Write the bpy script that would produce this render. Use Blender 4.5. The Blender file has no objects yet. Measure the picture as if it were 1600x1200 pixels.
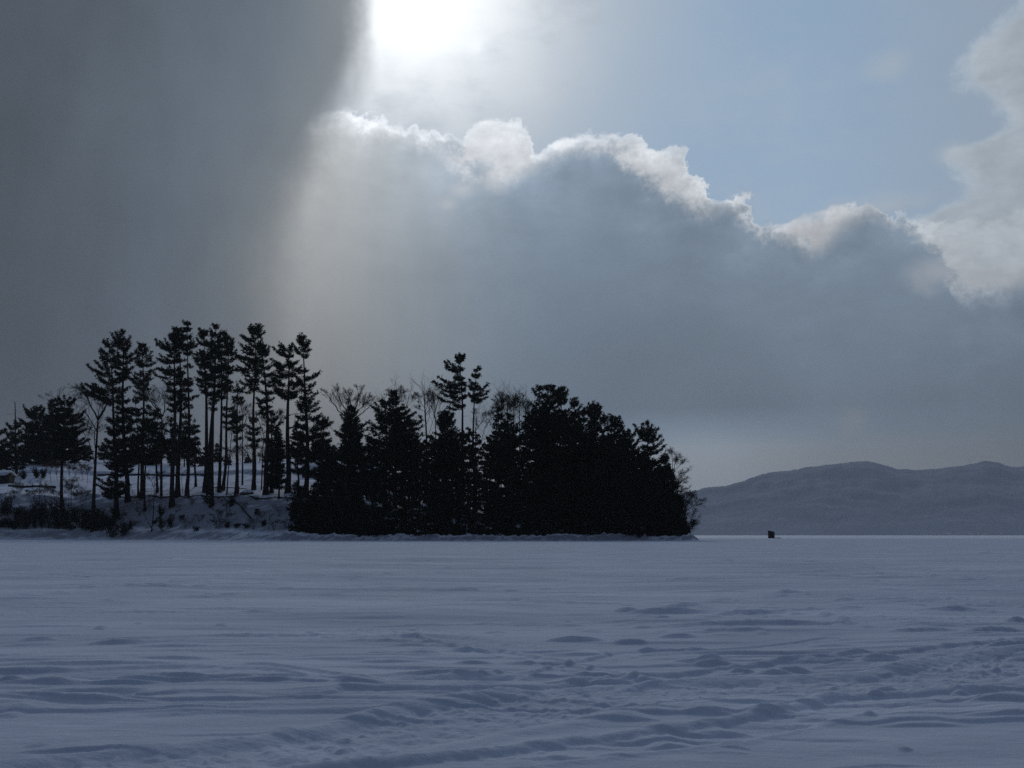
import bpy, math, random
import numpy as np
from mathutils import Vector
R = math.radians
SC = bpy.context.scene
COL = SC.collection
random.seed(7)
rng = np.random.default_rng(7)

# ------------------------------------------------------------------ camera
CAMH, F, PITCH, HOR = 0.9, 1644.0, R(8.17), 836.0
cd = bpy.data.cameras.new('camera')
cam = bpy.data.objects.new('camera', cd); COL.objects.link(cam)
cam.location = (0, 0, CAMH)
cam.rotation_euler = (R(90) + PITCH, 0, 0)
cd.sensor_width = 36.0; cd.lens = F / 1600 * 36.0
cd.clip_start = 0.1; cd.clip_end = 60000
SC.camera = cam
CP, SP = math.cos(PITCH), math.sin(PITCH)

def ray(x, y):
    u, v = (x - 800) / F, (600 - y) / F
    return u, CP - SP * v, SP + CP * v
def at(x, y, d):
    """world point seen at photo position (x, y) at depth d"""
    a, b, c = ray(x, y); k = d / b
    return np.array([a * k, d, CAMH + c * k])
def ground(x, y):
    a, b, c = ray(x, y); k = -CAMH / c
    return np.array([a * k, b * k])
def azel(x, y):
    a, b, c = ray(x, y)
    return math.degrees(math.atan2(a, b)), math.degrees(math.atan2(c, math.hypot(a, b)))

# ------------------------------------------------------------------ view + sun
SC.view_settings.view_transform = 'Standard'
SC.view_settings.look = 'None'
SC.view_settings.exposure = 0.0
SC.view_settings.gamma = 1.0
SC.cycles.max_bounces = 6
SC.cycles.diffuse_bounces = 3
SC.cycles.volume_bounces = 1
SC.cycles.use_denoising = False; SC.cycles.sample_clamp_indirect = 2.0
SUN_AZ, SUN_EL = azel(634, -38)
sl = bpy.data.lights.new('sun', 'SUN'); sun = bpy.data.objects.new('sun', sl); COL.objects.link(sun)
sl.energy = 0.34; sl.angle = R(10); sl.color = (1.0, 0.93, 0.86)
sd = Vector((math.sin(R(SUN_AZ)) * math.cos(R(SUN_EL)), math.cos(R(SUN_AZ)) * math.cos(R(SUN_EL)), math.sin(R(SUN_EL))))
sun.rotation_euler = sd.to_track_quat('Z', 'Y').to_euler()

# ------------------------------------------------------------------ world sky
W = bpy.data.worlds.new('World'); SC.world = W; W.use_nodes = True
nt = W.node_tree; nt.nodes.clear()
def nd(t, **k):
    n = nt.nodes.new(t)
    for a, b in k.items(): setattr(n, a, b)
    return n
def put(sock, v):
    if hasattr(v, 'links'): nt.links.new(v, sock)
    else: sock.default_value = v
def M(op, a, b=0.0, c=0.0, clamp=False):
    n = nd('ShaderNodeMath', operation=op, use_clamp=clamp)
    put(n.inputs[0], a); put(n.inputs[1], b); put(n.inputs[2], c)
    return n.outputs[0]
add = lambda a, b: M('ADD', a, b)
sub = lambda a, b: M('SUBTRACT', a, b)
mul = lambda a, b: M('MULTIPLY', a, b)
def SS(x, a, b, lo=0.0, hi=1.0):
    n = nd('ShaderNodeMapRange', interpolation_type='SMOOTHSTEP')
    put(n.inputs['Value'], x); put(n.inputs['From Min'], a); put(n.inputs['From Max'], b)
    put(n.inputs['To Min'], lo); put(n.inputs['To Max'], hi)
    return n.outputs[0]
def MIX(f, a, b):      # scalar
    n = nd('ShaderNodeMix', data_type='FLOAT'); put(n.inputs[0], f); put(n.inputs[2], a); put(n.inputs[3], b)
    return n.outputs[0]
def MIXC(f, a, b):
    n = nd('ShaderNodeMix', data_type='RGBA'); put(n.inputs[0], f); put(n.inputs[6], a); put(n.inputs[7], b)
    return n.outputs[2]
def CURVE(x, pts):     # pts in 0..1
    n = nd('ShaderNodeFloatCurve'); put(n.inputs['Value'], x)
    c = n.mapping.curves[0]
    pts = sorted(pts)
    c.points[0].location = pts[0]; c.points[1].location = pts[-1]
    for p in pts[1:-1]: c.points.new(*p)
    n.mapping.use_clip = True; n.mapping.extend = 'HORIZONTAL'
    n.mapping.update()
    return n.outputs[0]
tc = nd('ShaderNodeTexCoord')
DIR = tc.outputs['Generated']
sep = nd('ShaderNodeSeparateXYZ'); put(sep.inputs[0], DIR)
AZ = mul(M('ARCTAN2', sep.outputs[0], sep.outputs[1]), 180 / math.pi)
EL = mul(M('ARCSINE', sep.outputs[2]), 180 / math.pi)
def NOISE(scale, detail=6, rough=0.55, stretch=(1, 1, 1), off=0.0):
    mp = nd('ShaderNodeMapping'); put(mp.inputs[0], DIR); mp.inputs[1].default_value = (off, off * .7, off * .3)
    mp.inputs[3].default_value = stretch
    n = nd('ShaderNodeTexNoise'); put(n.inputs['Vector'], mp.outputs[0])
    n.inputs['Scale'].default_value = scale; n.inputs['Detail'].default_value = detail; n.inputs['Roughness'].default_value = rough
    return n
nF = NOISE(17, 8, 0.56); nA = sub(nF.outputs[0], 0.5)
nG = NOISE(46, 9, 0.62, off=3.1); nB = sub(nG.outputs[0], 0.5)
nH = NOISE(150, 5, 0.62, off=5.3); nD = sub(nH.outputs[0], 0.5)
nW = NOISE(30, 7, 0.6, (1, 1, 2.2), off=1.9); nE = sub(nW.outputs[0], 0.5)
nS_ = NOISE(8.0, 5, 0.55, (1.9, 1.9, 0.30), off=2.7); nV = sub(nS_.outputs[0], 0.5)
nL = NOISE(4.5, 3, 0.5, off=7.7); nC = sub(nL.outputs[0], 0.5)
# azimuth wobble used to break the cloud profiles up
AZW = add(AZ, add(add(mul(nA, 3.6), mul(nB, 2.4)), mul(nD, 0.8)))
X01 = M('DIVIDE', add(AZW, 30.0), 60.0, clamp=True)
X01s = M('DIVIDE', add(add(AZ, mul(nC, 2.5)), 30.0), 60.0, clamp=True)
E01 = M('DIVIDE', EL, 40.0, clamp=True)
def elcurve(pts):      # profile: photo points of a cloud edge -> elevation as a function of azimuth
    q = []
    for x, y in pts:
        a, e = azel(x, y); q.append(((a + 30) / 60, e / 40))
    return mul(CURVE(X01, q), 40.0)
def azcurve(pts):
    q = []
    for x, y in pts:
        a, e = azel(x, y); q.append((e / 40, (a + 30) / 60))
    return sub(mul(CURVE(E01, q), 60.0), 30.0)
def lumrow(y, vals):
    return CURVE(X01s, [((azel(x, y)[0] + 30) / 60, v / 255) for x, v in vals])
def rows(rw):
    rw = sorted(rw, key=lambda r: -r[0])       # from the lowest up
    v = lumrow(*rw[0]); e0 = azel(800, rw[0][0])[1]
    for y, vals in rw[1:]:
        e1 = azel(800, y)[1]
        n = nd('ShaderNodeMapRange'); put(n.inputs['Value'], EL); n.inputs['From Min'].default_value = e0; n.inputs['From Max'].default_value = e1
        v = MIX(n.outputs[0], v, lumrow(y, vals)); e0 = e1
    return v
T1 = elcurve([(400, 215), (480, 182), (540, 172), (575, 180), (610, 188), (650, 203), (690, 206), (718, 216), (732, 195), (770, 186), (802, 192),
              (826, 212), (842, 238), (868, 224), (900, 213), (950, 208), (990, 213), (1022, 228), (1062, 232), (1082, 262), (1106, 285),
              (1124, 312), (1145, 306), (1166, 318), (1190, 338), (1216, 350), (1250, 335), (1300, 322), (1370, 317), (1402, 332), (1442, 345),
              (1500, 345), (1600, 330)])
T2 = elcurve([(400, 230), (480, 210), (560, 203), (600, 210), (650, 218), (700, 230), (715, 240), (730, 256), (760, 272), (800, 280), (830, 266),
              (870, 246), (910, 236), (950, 240), (980, 258), (1012, 286), (1050, 308), (1100, 326), (1150, 328), (1200, 350), (1240, 376),
              (1280, 386), (1312, 358), (1350, 337), (1400, 342), (1440, 366), (1470, 392), (1500, 448), (1550, 462), (1600, 440)])
CB = azcurve([(578, -60), (578, 0), (571, 50), (563, 100), (547, 150), (522, 200), (496, 250), (476, 300), (457, 350), (442, 400), (432, 450), (428, 550), (425, 650), (420, 800)])
body = rows([(200, [(400, 180), (560, 186), (700, 184), (850, 168), (1200, 152), (1600, 158)]),
             (300, [(400, 140), (480, 164), (560, 176), (690, 176), (760, 160), (880, 148), (1000, 141), (1200, 138), (1400, 146), (1600, 154)]),
             (430, [(380, 118), (430, 142), (490, 156), (570, 155), (700, 142), (850, 134), (1000, 130), (1200, 133), (1400, 137), (1600, 143)]),
             (560, [(380, 110), (430, 128), (500, 138), (650, 136), (800, 124), (950, 115), (1100, 116), (1300, 121), (1500, 123), (1600, 121)]),
             (640, [(400, 116), (520, 126), (700, 124), (900, 112), (1050, 113), (1200, 111), (1330, 116), (1450, 110), (1600, 108)]),
             (700, [(400, 108), (700, 120), (900, 126), (1080, 153), (1200, 142), (1300, 130), (1450, 119), (1600, 111)]),
             (780, [(400, 98), (700, 118), (900, 132), (1080, 155), (1250, 136), (1600, 112)])])
curt = rows([(0, [(0, 85), (300, 100), (470, 118), (560, 126), (600, 132)]),
             (200, [(0, 84), (250, 103), (400, 117), (500, 130), (560, 138)]),
             (400, [(0, 81), (200, 94), (330, 106), (430, 122), (500, 130)]),
             (600, [(0, 78), (200, 89), (350, 104), (430, 116), (500, 120)]),
             (800, [(0, 72), (250, 86), (450, 102)])])
def RGB(v, r, g, b):
    n = nd('ShaderNodeCombineXYZ'); put(n.inputs[0], mul(v, r)); put(n.inputs[1], mul(v, g)); put(n.inputs[2], mul(v, b)); return n.outputs[0]
def dist(px, py, sx=1.0, sy=1.0):     # angular distance (deg) from a direction, stretched
    a, e = azel(px, py)
    return M('SQRT', add(M('POWER', mul(sub(AZ, a), 1 / sx), 2.0), M('POWER', mul(sub(EL, e), 1 / sy), 2.0)))
# clear sky between the clouds
sky = nd('ShaderNodeTexSky', sky_type='NISHITA'); sky.sun_disc = False
sky.sun_elevation = R(SUN_EL); sky.sun_rotation = R(SUN_AZ); sky.altitude = 100; sky.air_density = 1.2; sky.dust_density = 0.3
skc = nd('ShaderNodeVectorMath', operation='MULTIPLY'); put(skc.inputs[0], sky.outputs[0]); skc.inputs[1].default_value = (0.085, 0.085, 0.078)
# display-like values below; raised to 2.2 at the end
g1 = nd('ShaderNodeGamma'); put(g1.inputs[0], skc.outputs[0]); g1.inputs[1].default_value = 1 / 2.2
blue = RGB(add(0.655, mul(nC, 0.05)), 0.85, 1.0, 1.165)
clear = MIXC(0.8, g1.outputs[0], blue)
dS = M('SQRT', add(M('POWER', mul(sub(AZ, SUN_AZ), 0.9), 2.0), M('POWER', sub(EL, SUN_EL), 2.0)))
dSn = M('MAXIMUM', add(dS, add(add(mul(nA, 2.6), mul(nE, 1.6)), mul(nC, 3.0))), 0.0)
veil = SS(dSn, 19.0, 3.0)
clear = MIXC(mul(veil, 0.96), clear, RGB(add(SS(dSn, 13.0, 4.0, 0.755, 0.89), add(mul(nA, 0.05), mul(nE, 0.03))), 0.98, 1.0, 1.02))
pale = mul(SS(add(mul(nC, 1.4), mul(nE, 0.7)), -0.12, 0.30), SS(AZ, 20.0, 4.0, 0.15, 0.65))
clear = MIXC(mul(pale, SS(dSn, 2.0, 9.0)), clear, RGB(0.70, 0.955, 1.0, 1.055))
# thin haze and cumulus on the right
RB = azcurve([(1640, -60), (1590, 0), (1560, 40), (1510, 90), (1505, 130), (1540, 170), (1560, 200), (1480, 240), (1500, 300), (1420, 350), (1400, 420), (1400, 800)])
rb = sub(AZW, RB)
rmask = mul(SS(rb, -0.6, 1.1), 0.70)
haze2 = SS(add(AZ, mul(nC, 6.0)), azel(1250, 250)[0], azel(1620, 250)[0])
clear = MIXC(mul(haze2, 0.60), clear, RGB(0.625, 0.94, 1.01, 1.09))
clear = MIXC(rmask, clear, RGB(add(add(0.695, add(mul(nA, 0.25), mul(nE, 0.20))), mul(SS(rb, 1.6, 0.0), 0.085)), 0.965, 1.01, 1.045))
for (px, py, sx, sy, st) in [(1385, 108, 1.3, 0.9, .30), (1485, 238, 0.9, 0.6, .45), (745, 75, 0.9, 1.0, .5), (1370, 318, 3, .6, .25), (1180, 150, 6, 2.2, .12)]:
    m = SS(add(dist(px, py, sx, sy), mul(nA, 2.4)), 1.3, 0.0)
    clear = MIXC(mul(m, st), clear, RGB(0.74 if px > 800 else 0.97, 0.97, 1.0, 1.02))
# sun-lit cumulus behind the dark cloud body
below1 = sub(add(EL, add(mul(nB, 1.6), mul(nD, 0.7))), T1)
m1 = SS(below1, 0.12, -0.16)
rim = M('EXPONENT', mul(M('POWER', mul(add(below1, 0.22), 3.2), 2.0), -1.0))
fray = SS(add(mul(nE, 2.2), mul(sub(T1, EL), 0.55)), -0.35, 0.45)      # thin ragged upper fringe
lit = add(add(SS(AZ, -8.0, 22.0, 0.93, 0.765), mul(nA, 0.26)), add(mul(nE, 0.26), mul(nD, 0.10)))
frac_ = M('DIVIDE', sub(T1, add(EL, mul(nB, 1.2))), M('MAXIMUM', sub(T1, T2), 0.4))
lit = add(sub(lit, mul(SS(frac_, 0.10, 1.15), 0.12)), mul(rim, 0.05))
cl = MIXC(mul(mul(m1, SS(AZ, 25.0, 18.0, 0.40, 0.97)), add(0.55, mul(fray, 0.45))), clear, RGB(lit, 0.98, 1.0, 1.025))
# dark body
ds2 = sub(add(EL, add(add(mul(nA, 1.6), mul(nB, 2.3)), mul(nD, 0.9))), T2)
m2 = SS(ds2, 0.75, -0.9)
bcol = nd('ShaderNodeCombineXYZ')
bl = add(add(add(body, mul(nC, 0.05)), mul(mul(nV, SS(AZ, azel(900, 400)[0], azel(520, 400)[0])), 0.09)), add(mul(mul(nE, SS(ds2, -9.0, -1.0, 0.15, 1.0)), 0.08), mul(mul(nA, SS(ds2, -16.0, -3.0)), 0.07)))
bl = add(bl, mul(mul(nA, SS(ds2, -4.0, -0.5)), 0.16))
cool = mul(SS(AZ, azel(450, 500)[0], azel(900, 400)[0]), SS(EL, azel(800, 725)[1], azel(800, 660)[1], 0.35, 1.0))
put(bcol.inputs[0], mul(bl, MIX(cool, 0.98, 0.885))); put(bcol.inputs[1], bl); put(bcol.inputs[2], mul(bl, MIX(cool, 1.005, 1.12)))
cl = MIXC(m2, cl, bcol.outputs[0])
# small lit wisps inside the body
for (px, py, sx, sy, st, v) in [(700, 320, .7, .5, .5, .74), (725, 295, 1.0, .6, .6, .78), (770, 285, 1.3, .8, .45, .76), (1275, 375, .42, .75, .55, .68), (1245, 360, .5, .6, .5, .70),
                             (1470, 425, 1.4, .9, .55, .70), (1545, 435, 2.0, .6, .45, .67), (1330, 655, .8, .7, .3, .53), (1380, 325, 2.0, .35, .35, .7)]:
    m = SS(add(dist(px, py, sx, sy), mul(nA, 3.4)), 1.35, 0.1)
    cl = MIXC(mul(m, st), cl, RGB(v, 0.99, 1.0, 1.02))
# storm curtain, soft edge
cd_ = sub(add(AZ, add(add(mul(nC, 2.4), mul(nV, 2.6)), add(mul(nA, 1.2), mul(nE, 0.5)))), CB)
soft = SS(EL, azel(500, 420)[1], azel(560, 40)[1], 1.65, 0.95)
m3 = SS(M('DIVIDE', cd_, soft), 1.2, -1.5)
cv = add(curt, add(add(mul(nC, 0.05), mul(nA, 0.03)), mul(nV, 0.075)))
ccol = RGB(cv, 0.905, 1.0, 1.10)
ccol = MIXC(SS(cd_, -7.0, 0.0, 0.0, 0.75), ccol, RGB(cv, 0.965, 1.0, 1.02))
# glow of the veiled sun, in front of cloud edges
glow = M('EXPONENT', mul(M('POWER', mul(dSn, 1 / 4.2), 2.0), -1.0))
glow2 = M('EXPONENT', mul(dS, -1 / 4.5))
full = MIXC(m3, cl, ccol)
gadd = add(mul(glow, 0.15), mul(glow2, 0.24))
gadd = mul(gadd, MIX(m3, 1.0, 0.22))
gv = nd('ShaderNodeVectorMath', operation='ADD'); put(gv.inputs[0], full); put(gv.inputs[1], RGB(gadd, 1.0, .99, .97))
# rest of the sky dome: heavy cloud overhead and behind
away = M('MAXIMUM', SS(EL, 31.0, 46.0), SS(M('ABSOLUTE', AZ), 34.0, 62.0))
dome = RGB(add(SS(add(sep.outputs[2], mul(sep.outputs[1], 0.45)), -0.30, 1.1, 0.11, 0.47), mul(nC, 0.10)), 0.86, 1.0, 1.22)
allc = MIXC(away, gv.outputs[0], dome)
gm = nd('ShaderNodeGamma'); put(gm.inputs[0], allc); gm.inputs[1].default_value = 2.2
bg = nd('ShaderNodeBackground'); put(bg.inputs[0], gm.outputs[0]); bg.inputs[1].default_value = 1.0
wo = nd('ShaderNodeOutputWorld'); put(wo.inputs[0], bg.outputs[0])
W.cycles.sampling_method = 'MANUAL'; W.cycles.sample_map_resolution = 1024

# ------------------------------------------------------------------ numpy noise
_P = np.random.default_rng(3).permutation(512)
_P = np.concatenate([_P, _P, _P])
_ang = np.random.default_rng(5).uniform(0, 2 * math.pi, 512)
_GX, _GY = np.cos(_ang), np.sin(_ang)
def perlin(x, y):
    xi = np.floor(x).astype(np.int64); yi = np.floor(y).astype(np.int64)
    fx, fy = x - xi, y - yi
    u = fx * fx * fx * (fx * (fx * 6 - 15) + 10); v = fy * fy * fy * (fy * (fy * 6 - 15) + 10)
    def g(ix, iy, dx, dy):
        h = _P[(_P[ix & 511] + iy) & 511]
        return _GX[h] * dx + _GY[h] * dy
    a = g(xi, yi, fx, fy); b = g(xi + 1, yi, fx - 1, fy); c = g(xi, yi + 1, fx, fy - 1); d = g(xi + 1, yi + 1, fx - 1, fy - 1)
    return ((a * (1 - u) + b * u) * (1 - v) + (c * (1 - u) + d * u) * v) * 1.5
def sst(x, a, b):
    t = np.clip((x - a) / (b - a), 0, 1); return t * t * (3 - 2 * t)

# ------------------------------------------------------------------ materials
def material(name, col, rough=0.9, spec=0.2, vary=0.0, scale=3.0, bump=0.0, bscale=20.0, col2=None, stretch=(1, 1, 1)):
    m = bpy.data.materials.new(name); m.use_nodes = True
    t = m.node_tree; b = t.nodes['Principled BSDF']
    b.inputs['Roughness'].default_value = rough; b.inputs['Specular IOR Level'].default_value = spec
    b.inputs['Base Color'].default_value = (*col, 1)
    co = t.nodes.new('ShaderNodeTexCoord'); mp = t.nodes.new('ShaderNodeMapping'); mp.inputs[3].default_value = stretch
    t.links.new(co.outputs['Object'], mp.inputs[0])
    if vary or col2:
        n = t.nodes.new('ShaderNodeTexNoise'); n.inputs['Scale'].default_value = scale; n.inputs['Detail'].default_value = 6
        t.links.new(mp.outputs[0], n.inputs['Vector'])
        cr = t.nodes.new('ShaderNodeValToRGB'); cr.color_ramp.elements[0].position = 0.35; cr.color_ramp.elements[1].position = 0.65
        c2 = col2 or tuple(c * (1 + vary) for c in col)
        cr.color_ramp.elements[0].color = (*[c * (1 - vary) for c in col], 1); cr.color_ramp.elements[1].color = (*c2, 1)
        t.links.new(n.outputs[0], cr.inputs[0]); t.links.new(cr.outputs[0], b.inputs['Base Color'])
    if bump:
        n = t.nodes.new('ShaderNodeTexNoise'); n.inputs['Scale'].default_value = bscale; n.inputs['Detail'].default_value = 5
        t.links.new(mp.outputs[0], n.inputs['Vector'])
        bp = t.nodes.new('ShaderNodeBump'); bp.inputs['Strength'].default_value = 1.0; bp.inputs['Distance'].default_value = bump
        t.links.new(n.outputs[0], bp.inputs['Height']); t.links.new(bp.outputs[0], b.inputs['Normal'])
    return m
M_NEEDLE = material('pine_needles', (0.015, 0.023, 0.013), 0.75, 0.1, 0.35, 0.8)
M_SPRUCE = material('hemlock_needles', (0.012, 0.020, 0.012), 0.75, 0.1, 0.35, 0.8)
M_BARK = material('bark', (0.024, 0.019, 0.017), 0.95, 0.1, 0.4, 3.0, 0.03, 14.0, stretch=(1, 1, 0.25))
M_TWIG = material('bare_twigs', (0.034, 0.028, 0.026), 0.95, 0.1, 0.3, 2.0)
M_SHRUB = material('shrub_leaves', (0.016, 0.021, 0.014), 0.8, 0.1, 0.4, 1.2)
M_BRUSH = material('dry_brush', (0.085, 0.066, 0.052), 0.95, 0.1, 0.3, 2.0)

def snow_mat(name, lake=False):
    m = bpy.data.materials.new(name); m.use_nodes = True; t = m.node_tree; b = t.nodes['Principled BSDF']
    def n_(ty): return t.nodes.new(ty)
    L = t.links.new
    co = n_('ShaderNodeTexCoord')
    def noise(scale, det, st=(1, 1, 1), rough=.55):
        mp = n_('ShaderNodeMapping'); mp.inputs[3].default_value = st; L(co.outputs['Object'], mp.inputs[0])
        n = n_('ShaderNodeTexNoise'); n.inputs['Scale'].default_value = scale; n.inputs['Detail'].default_value = det; n.inputs['Roughness'].default_value = rough
        L(mp.outputs[0], n.inputs['Vector']); return n
    base = noise(0.30, 10, (.6, 1.6, 1), .68) if lake else noise(0.5, 6)
    cr = n_('ShaderNodeValToRGB'); cr.color_ramp.elements[0].position = .32; cr.color_ramp.elements[1].position = .62
    cr.color_ramp.elements[0].color = (0.52, 0.57, 0.66, 1) if lake else (.66, .70, .77, 1); cr.color_ramp.elements[1].color = (0.79, 0.83, 0.91, 1)
    L(base.outputs[0], cr.inputs[0]); L(cr.outputs[0], b.inputs['Base Color'])
    b.inputs['Roughness'].default_value = 0.75; b.inputs['Specular IOR Level'].default_value = 0.12
    if lake:      # far out: sunlit horizon strip put into a glossier finish
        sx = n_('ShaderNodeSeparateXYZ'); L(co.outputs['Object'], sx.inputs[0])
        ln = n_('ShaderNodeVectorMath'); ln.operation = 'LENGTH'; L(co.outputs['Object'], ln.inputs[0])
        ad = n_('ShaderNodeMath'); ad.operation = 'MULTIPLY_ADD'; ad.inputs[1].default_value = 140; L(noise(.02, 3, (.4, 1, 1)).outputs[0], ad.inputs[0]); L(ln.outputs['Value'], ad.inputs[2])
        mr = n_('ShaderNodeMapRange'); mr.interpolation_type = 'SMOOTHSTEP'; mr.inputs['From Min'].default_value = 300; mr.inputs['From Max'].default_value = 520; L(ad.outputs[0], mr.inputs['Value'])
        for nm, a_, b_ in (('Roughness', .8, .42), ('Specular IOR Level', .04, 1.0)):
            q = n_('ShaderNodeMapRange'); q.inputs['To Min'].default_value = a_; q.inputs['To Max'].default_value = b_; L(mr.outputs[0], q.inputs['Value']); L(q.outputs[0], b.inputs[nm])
    else:         # steep ground: bank shade mixed into the snow colour, mottled by noise
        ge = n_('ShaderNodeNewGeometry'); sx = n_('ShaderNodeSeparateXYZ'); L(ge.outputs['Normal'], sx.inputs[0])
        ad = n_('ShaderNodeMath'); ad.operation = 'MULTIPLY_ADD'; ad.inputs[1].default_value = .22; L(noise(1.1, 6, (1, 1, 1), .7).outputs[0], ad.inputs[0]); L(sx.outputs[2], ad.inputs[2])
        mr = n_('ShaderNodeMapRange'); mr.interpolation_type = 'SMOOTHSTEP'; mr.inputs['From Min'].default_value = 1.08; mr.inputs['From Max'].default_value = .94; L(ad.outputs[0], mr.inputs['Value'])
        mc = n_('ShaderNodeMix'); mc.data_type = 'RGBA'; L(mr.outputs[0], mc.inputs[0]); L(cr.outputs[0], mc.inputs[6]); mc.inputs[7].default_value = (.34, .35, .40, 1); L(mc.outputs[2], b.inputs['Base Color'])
    f = noise(26, 5, (1, 1, 1), .7); g = noise(4.0, 6, (0.5, 1.6, 1), .65)
    h = noise(0.22, 7, (0.35, 1.3, 1), .7)
    b1 = n_('ShaderNodeBump'); b1.inputs['Strength'].default_value = 1; b1.inputs['Distance'].default_value = 0.006
    b2 = n_('ShaderNodeBump'); b2.inputs['Strength'].default_value = 1; b2.inputs['Distance'].default_value = 0.012
    b3 = n_('ShaderNodeBump'); b3.inputs['Strength'].default_value = 1; b3.inputs['Distance'].default_value = 0.42 if lake else .25
    L(f.outputs[0], b1.inputs['Height']); L(g.outputs[0], b2.inputs['Height']); L(h.outputs[0], b3.inputs['Height'])
    if lake:      # rougher, wind-scoured snow away from the trodden near part
        q = n_('ShaderNodeMapRange'); q.inputs['From Min'].default_value = 9; q.inputs['From Max'].default_value = 26; q.inputs['To Min'].default_value = .18; q.inputs['To Max'].default_value = 1
        L(ln.outputs['Value'], q.inputs['Value']); L(q.outputs[0], b3.inputs['Strength'])
    L(b3.outputs[0], b2.inputs['Normal']); L(b2.outputs[0], b1.inputs['Normal']); L(b1.outputs[0], b.inputs['Normal'])
    return m
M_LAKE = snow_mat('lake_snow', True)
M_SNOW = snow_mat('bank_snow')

# ------------------------------------------------------------------ object helpers
def tag(o, label=None, cat=None, group=None, kind=None):
    if label: o['label'] = label
    if cat == 'wall': o['kind'] = 'thing'
    if cat: o['category'] = cat
    if group: o['group'] = group
    if kind: o['kind'] = kind
    return o
def mesh_obj(name, V, T, mat, parent=None, smooth=False):
    V = np.asarray(V, np.float32).reshape(-1, 3); T = np.asarray(T, np.int32).reshape(-1, 3)
    me = bpy.data.meshes.new(name)
    me.vertices.add(len(V)); me.vertices.foreach_set('co', V.ravel())
    me.loops.add(T.size); me.loops.foreach_set('vertex_index', T.ravel())
    me.polygons.add(len(T)); me.polygons.foreach_set('loop_start', np.arange(0, T.size, 3, dtype=np.int32))
    try: me.polygons.foreach_set('loop_total', np.full(len(T), 3, np.int32))
    except Exception: pass
    if smooth: me.polygons.foreach_set('use_smooth', np.ones(len(T), bool))
    me.update(calc_edges=True); me.validate()
    me.materials.append(mat)
    o = bpy.data.objects.new(name, me); COL.objects.link(o)
    if parent: o.parent = parent
    return o
def empty(name, loc, label, cat, group=None, rz=0):
    o = bpy.data.objects.new(name, None); COL.objects.link(o); o.location = loc; o.rotation_euler.z = rz
    o.empty_display_size = 0.5
    return tag(o, label, cat, group)
class Geo:
    def __init__(s): s.V = []; s.T = []; s.n = 0
    def addm(s, V, T):
        V = np.asarray(V, float).reshape(-1, 3); T = np.asarray(T, int).reshape(-1, 3)
        s.V.append(V); s.T.append(T + s.n); s.n += len(V)
    def tube(s, P, r, k=5):
        P = np.asarray(P, float); n = len(P); r = np.broadcast_to(np.asarray(r, float), (n,))
        d = np.gradient(P, axis=0); d /= np.linalg.norm(d, axis=1)[:, None] + 1e-9
        ref = np.tile([0., 1., 0.], (n, 1)); ref[np.abs(d[:, 1]) > .85] = (1., 0., 0.)
        a = np.cross(d, ref); a /= np.linalg.norm(a, axis=1)[:, None] + 1e-9; b = np.cross(d, a)
        th = np.arange(k) * 2 * math.pi / k
        ring = P[:, None] + r[:, None, None] * (np.cos(th)[None, :, None] * a[:, None] + np.sin(th)[None, :, None] * b[:, None])
        i = np.arange(n - 1)[:, None] * k + np.arange(k)[None]; j = np.arange(n - 1)[:, None] * k + (np.arange(k)[None] + 1) % k
        T = np.concatenate([np.stack([i, j, j + k], -1).reshape(-1, 3), np.stack([i, j + k, i + k], -1).reshape(-1, 3)])
        V = np.concatenate([ring.reshape(-1, 3), P[:1], P[-1:]])
        c0, c1 = n * k, n * k + 1; q = np.arange(k); q2 = (q + 1) % k
        T = np.concatenate([T, np.stack([np.full(k, c0), q2, q], -1), np.stack([np.full(k, c1), (n - 1) * k + q, (n - 1) * k + q2], -1)])
        s.addm(V, T)
    def box(s, c, h, rz=0.0, taper=None):
        x = np.array([[a, b, d] for a in (-1, 1) for b in (-1, 1) for d in (-1, 1)], float) * np.asarray(h)
        co, si = math.cos(rz), math.sin(rz)
        x = np.stack([x[:, 0] * co - x[:, 1] * si, x[:, 0] * si + x[:, 1] * co, x[:, 2]], 1) + np.asarray(c)
        s.addm(x, BOXT)
    def blades(s, P, D, ln, wd, k=6, spread=0.6):
        """k thin needle bundles fanned about direction D at each point P"""
        n = len(P)
        if n == 0: return
        D = D / (np.linalg.norm(D, axis=1)[:, None] + 1e-9)
        Dk = np.repeat(D, k, 0) + rng.normal(0, spread, (n * k, 3)); Dk /= np.linalg.norm(Dk, axis=1)[:, None]
        Pk = np.repeat(P, k, 0); L = np.repeat(ln, k) * rng.uniform(.6, 1.15, n * k)
        sd_ = np.cross(Dk, rng.normal(0, 1, (n * k, 3))); sd_ /= np.linalg.norm(sd_, axis=1)[:, None] + 1e-9
        w = (np.repeat(wd, k) * rng.uniform(.6, 1.2, n * k))[:, None] * .5
        mid = Pk + Dk * L[:, None] * .55
        V = np.stack([Pk, mid + sd_ * w, Pk + Dk * L[:, None], mid - sd_ * w], 1).reshape(-1, 3)
        b = np.arange(n * k)[:, None] * 4
        T = np.concatenate([b + [0, 1, 2], b + [0, 2, 3]])
        s.addm(V, T)
    def build(s, name, mat, parent=None, smooth=False, origin=None):
        V = np.concatenate(s.V); T = np.concatenate(s.T)
        if origin is not None: V = V - np.asarray(origin)
        return mesh_obj(name, V, T, mat, parent, smooth)
BOXT = np.array([[0, 1, 3], [0, 3, 2], [4, 6, 7], [4, 7, 5], [0, 4, 5], [0, 5, 1], [2, 3, 7], [2, 7, 6], [0, 2, 6], [0, 6, 4], [1, 5, 7], [1, 7, 3]])

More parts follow.
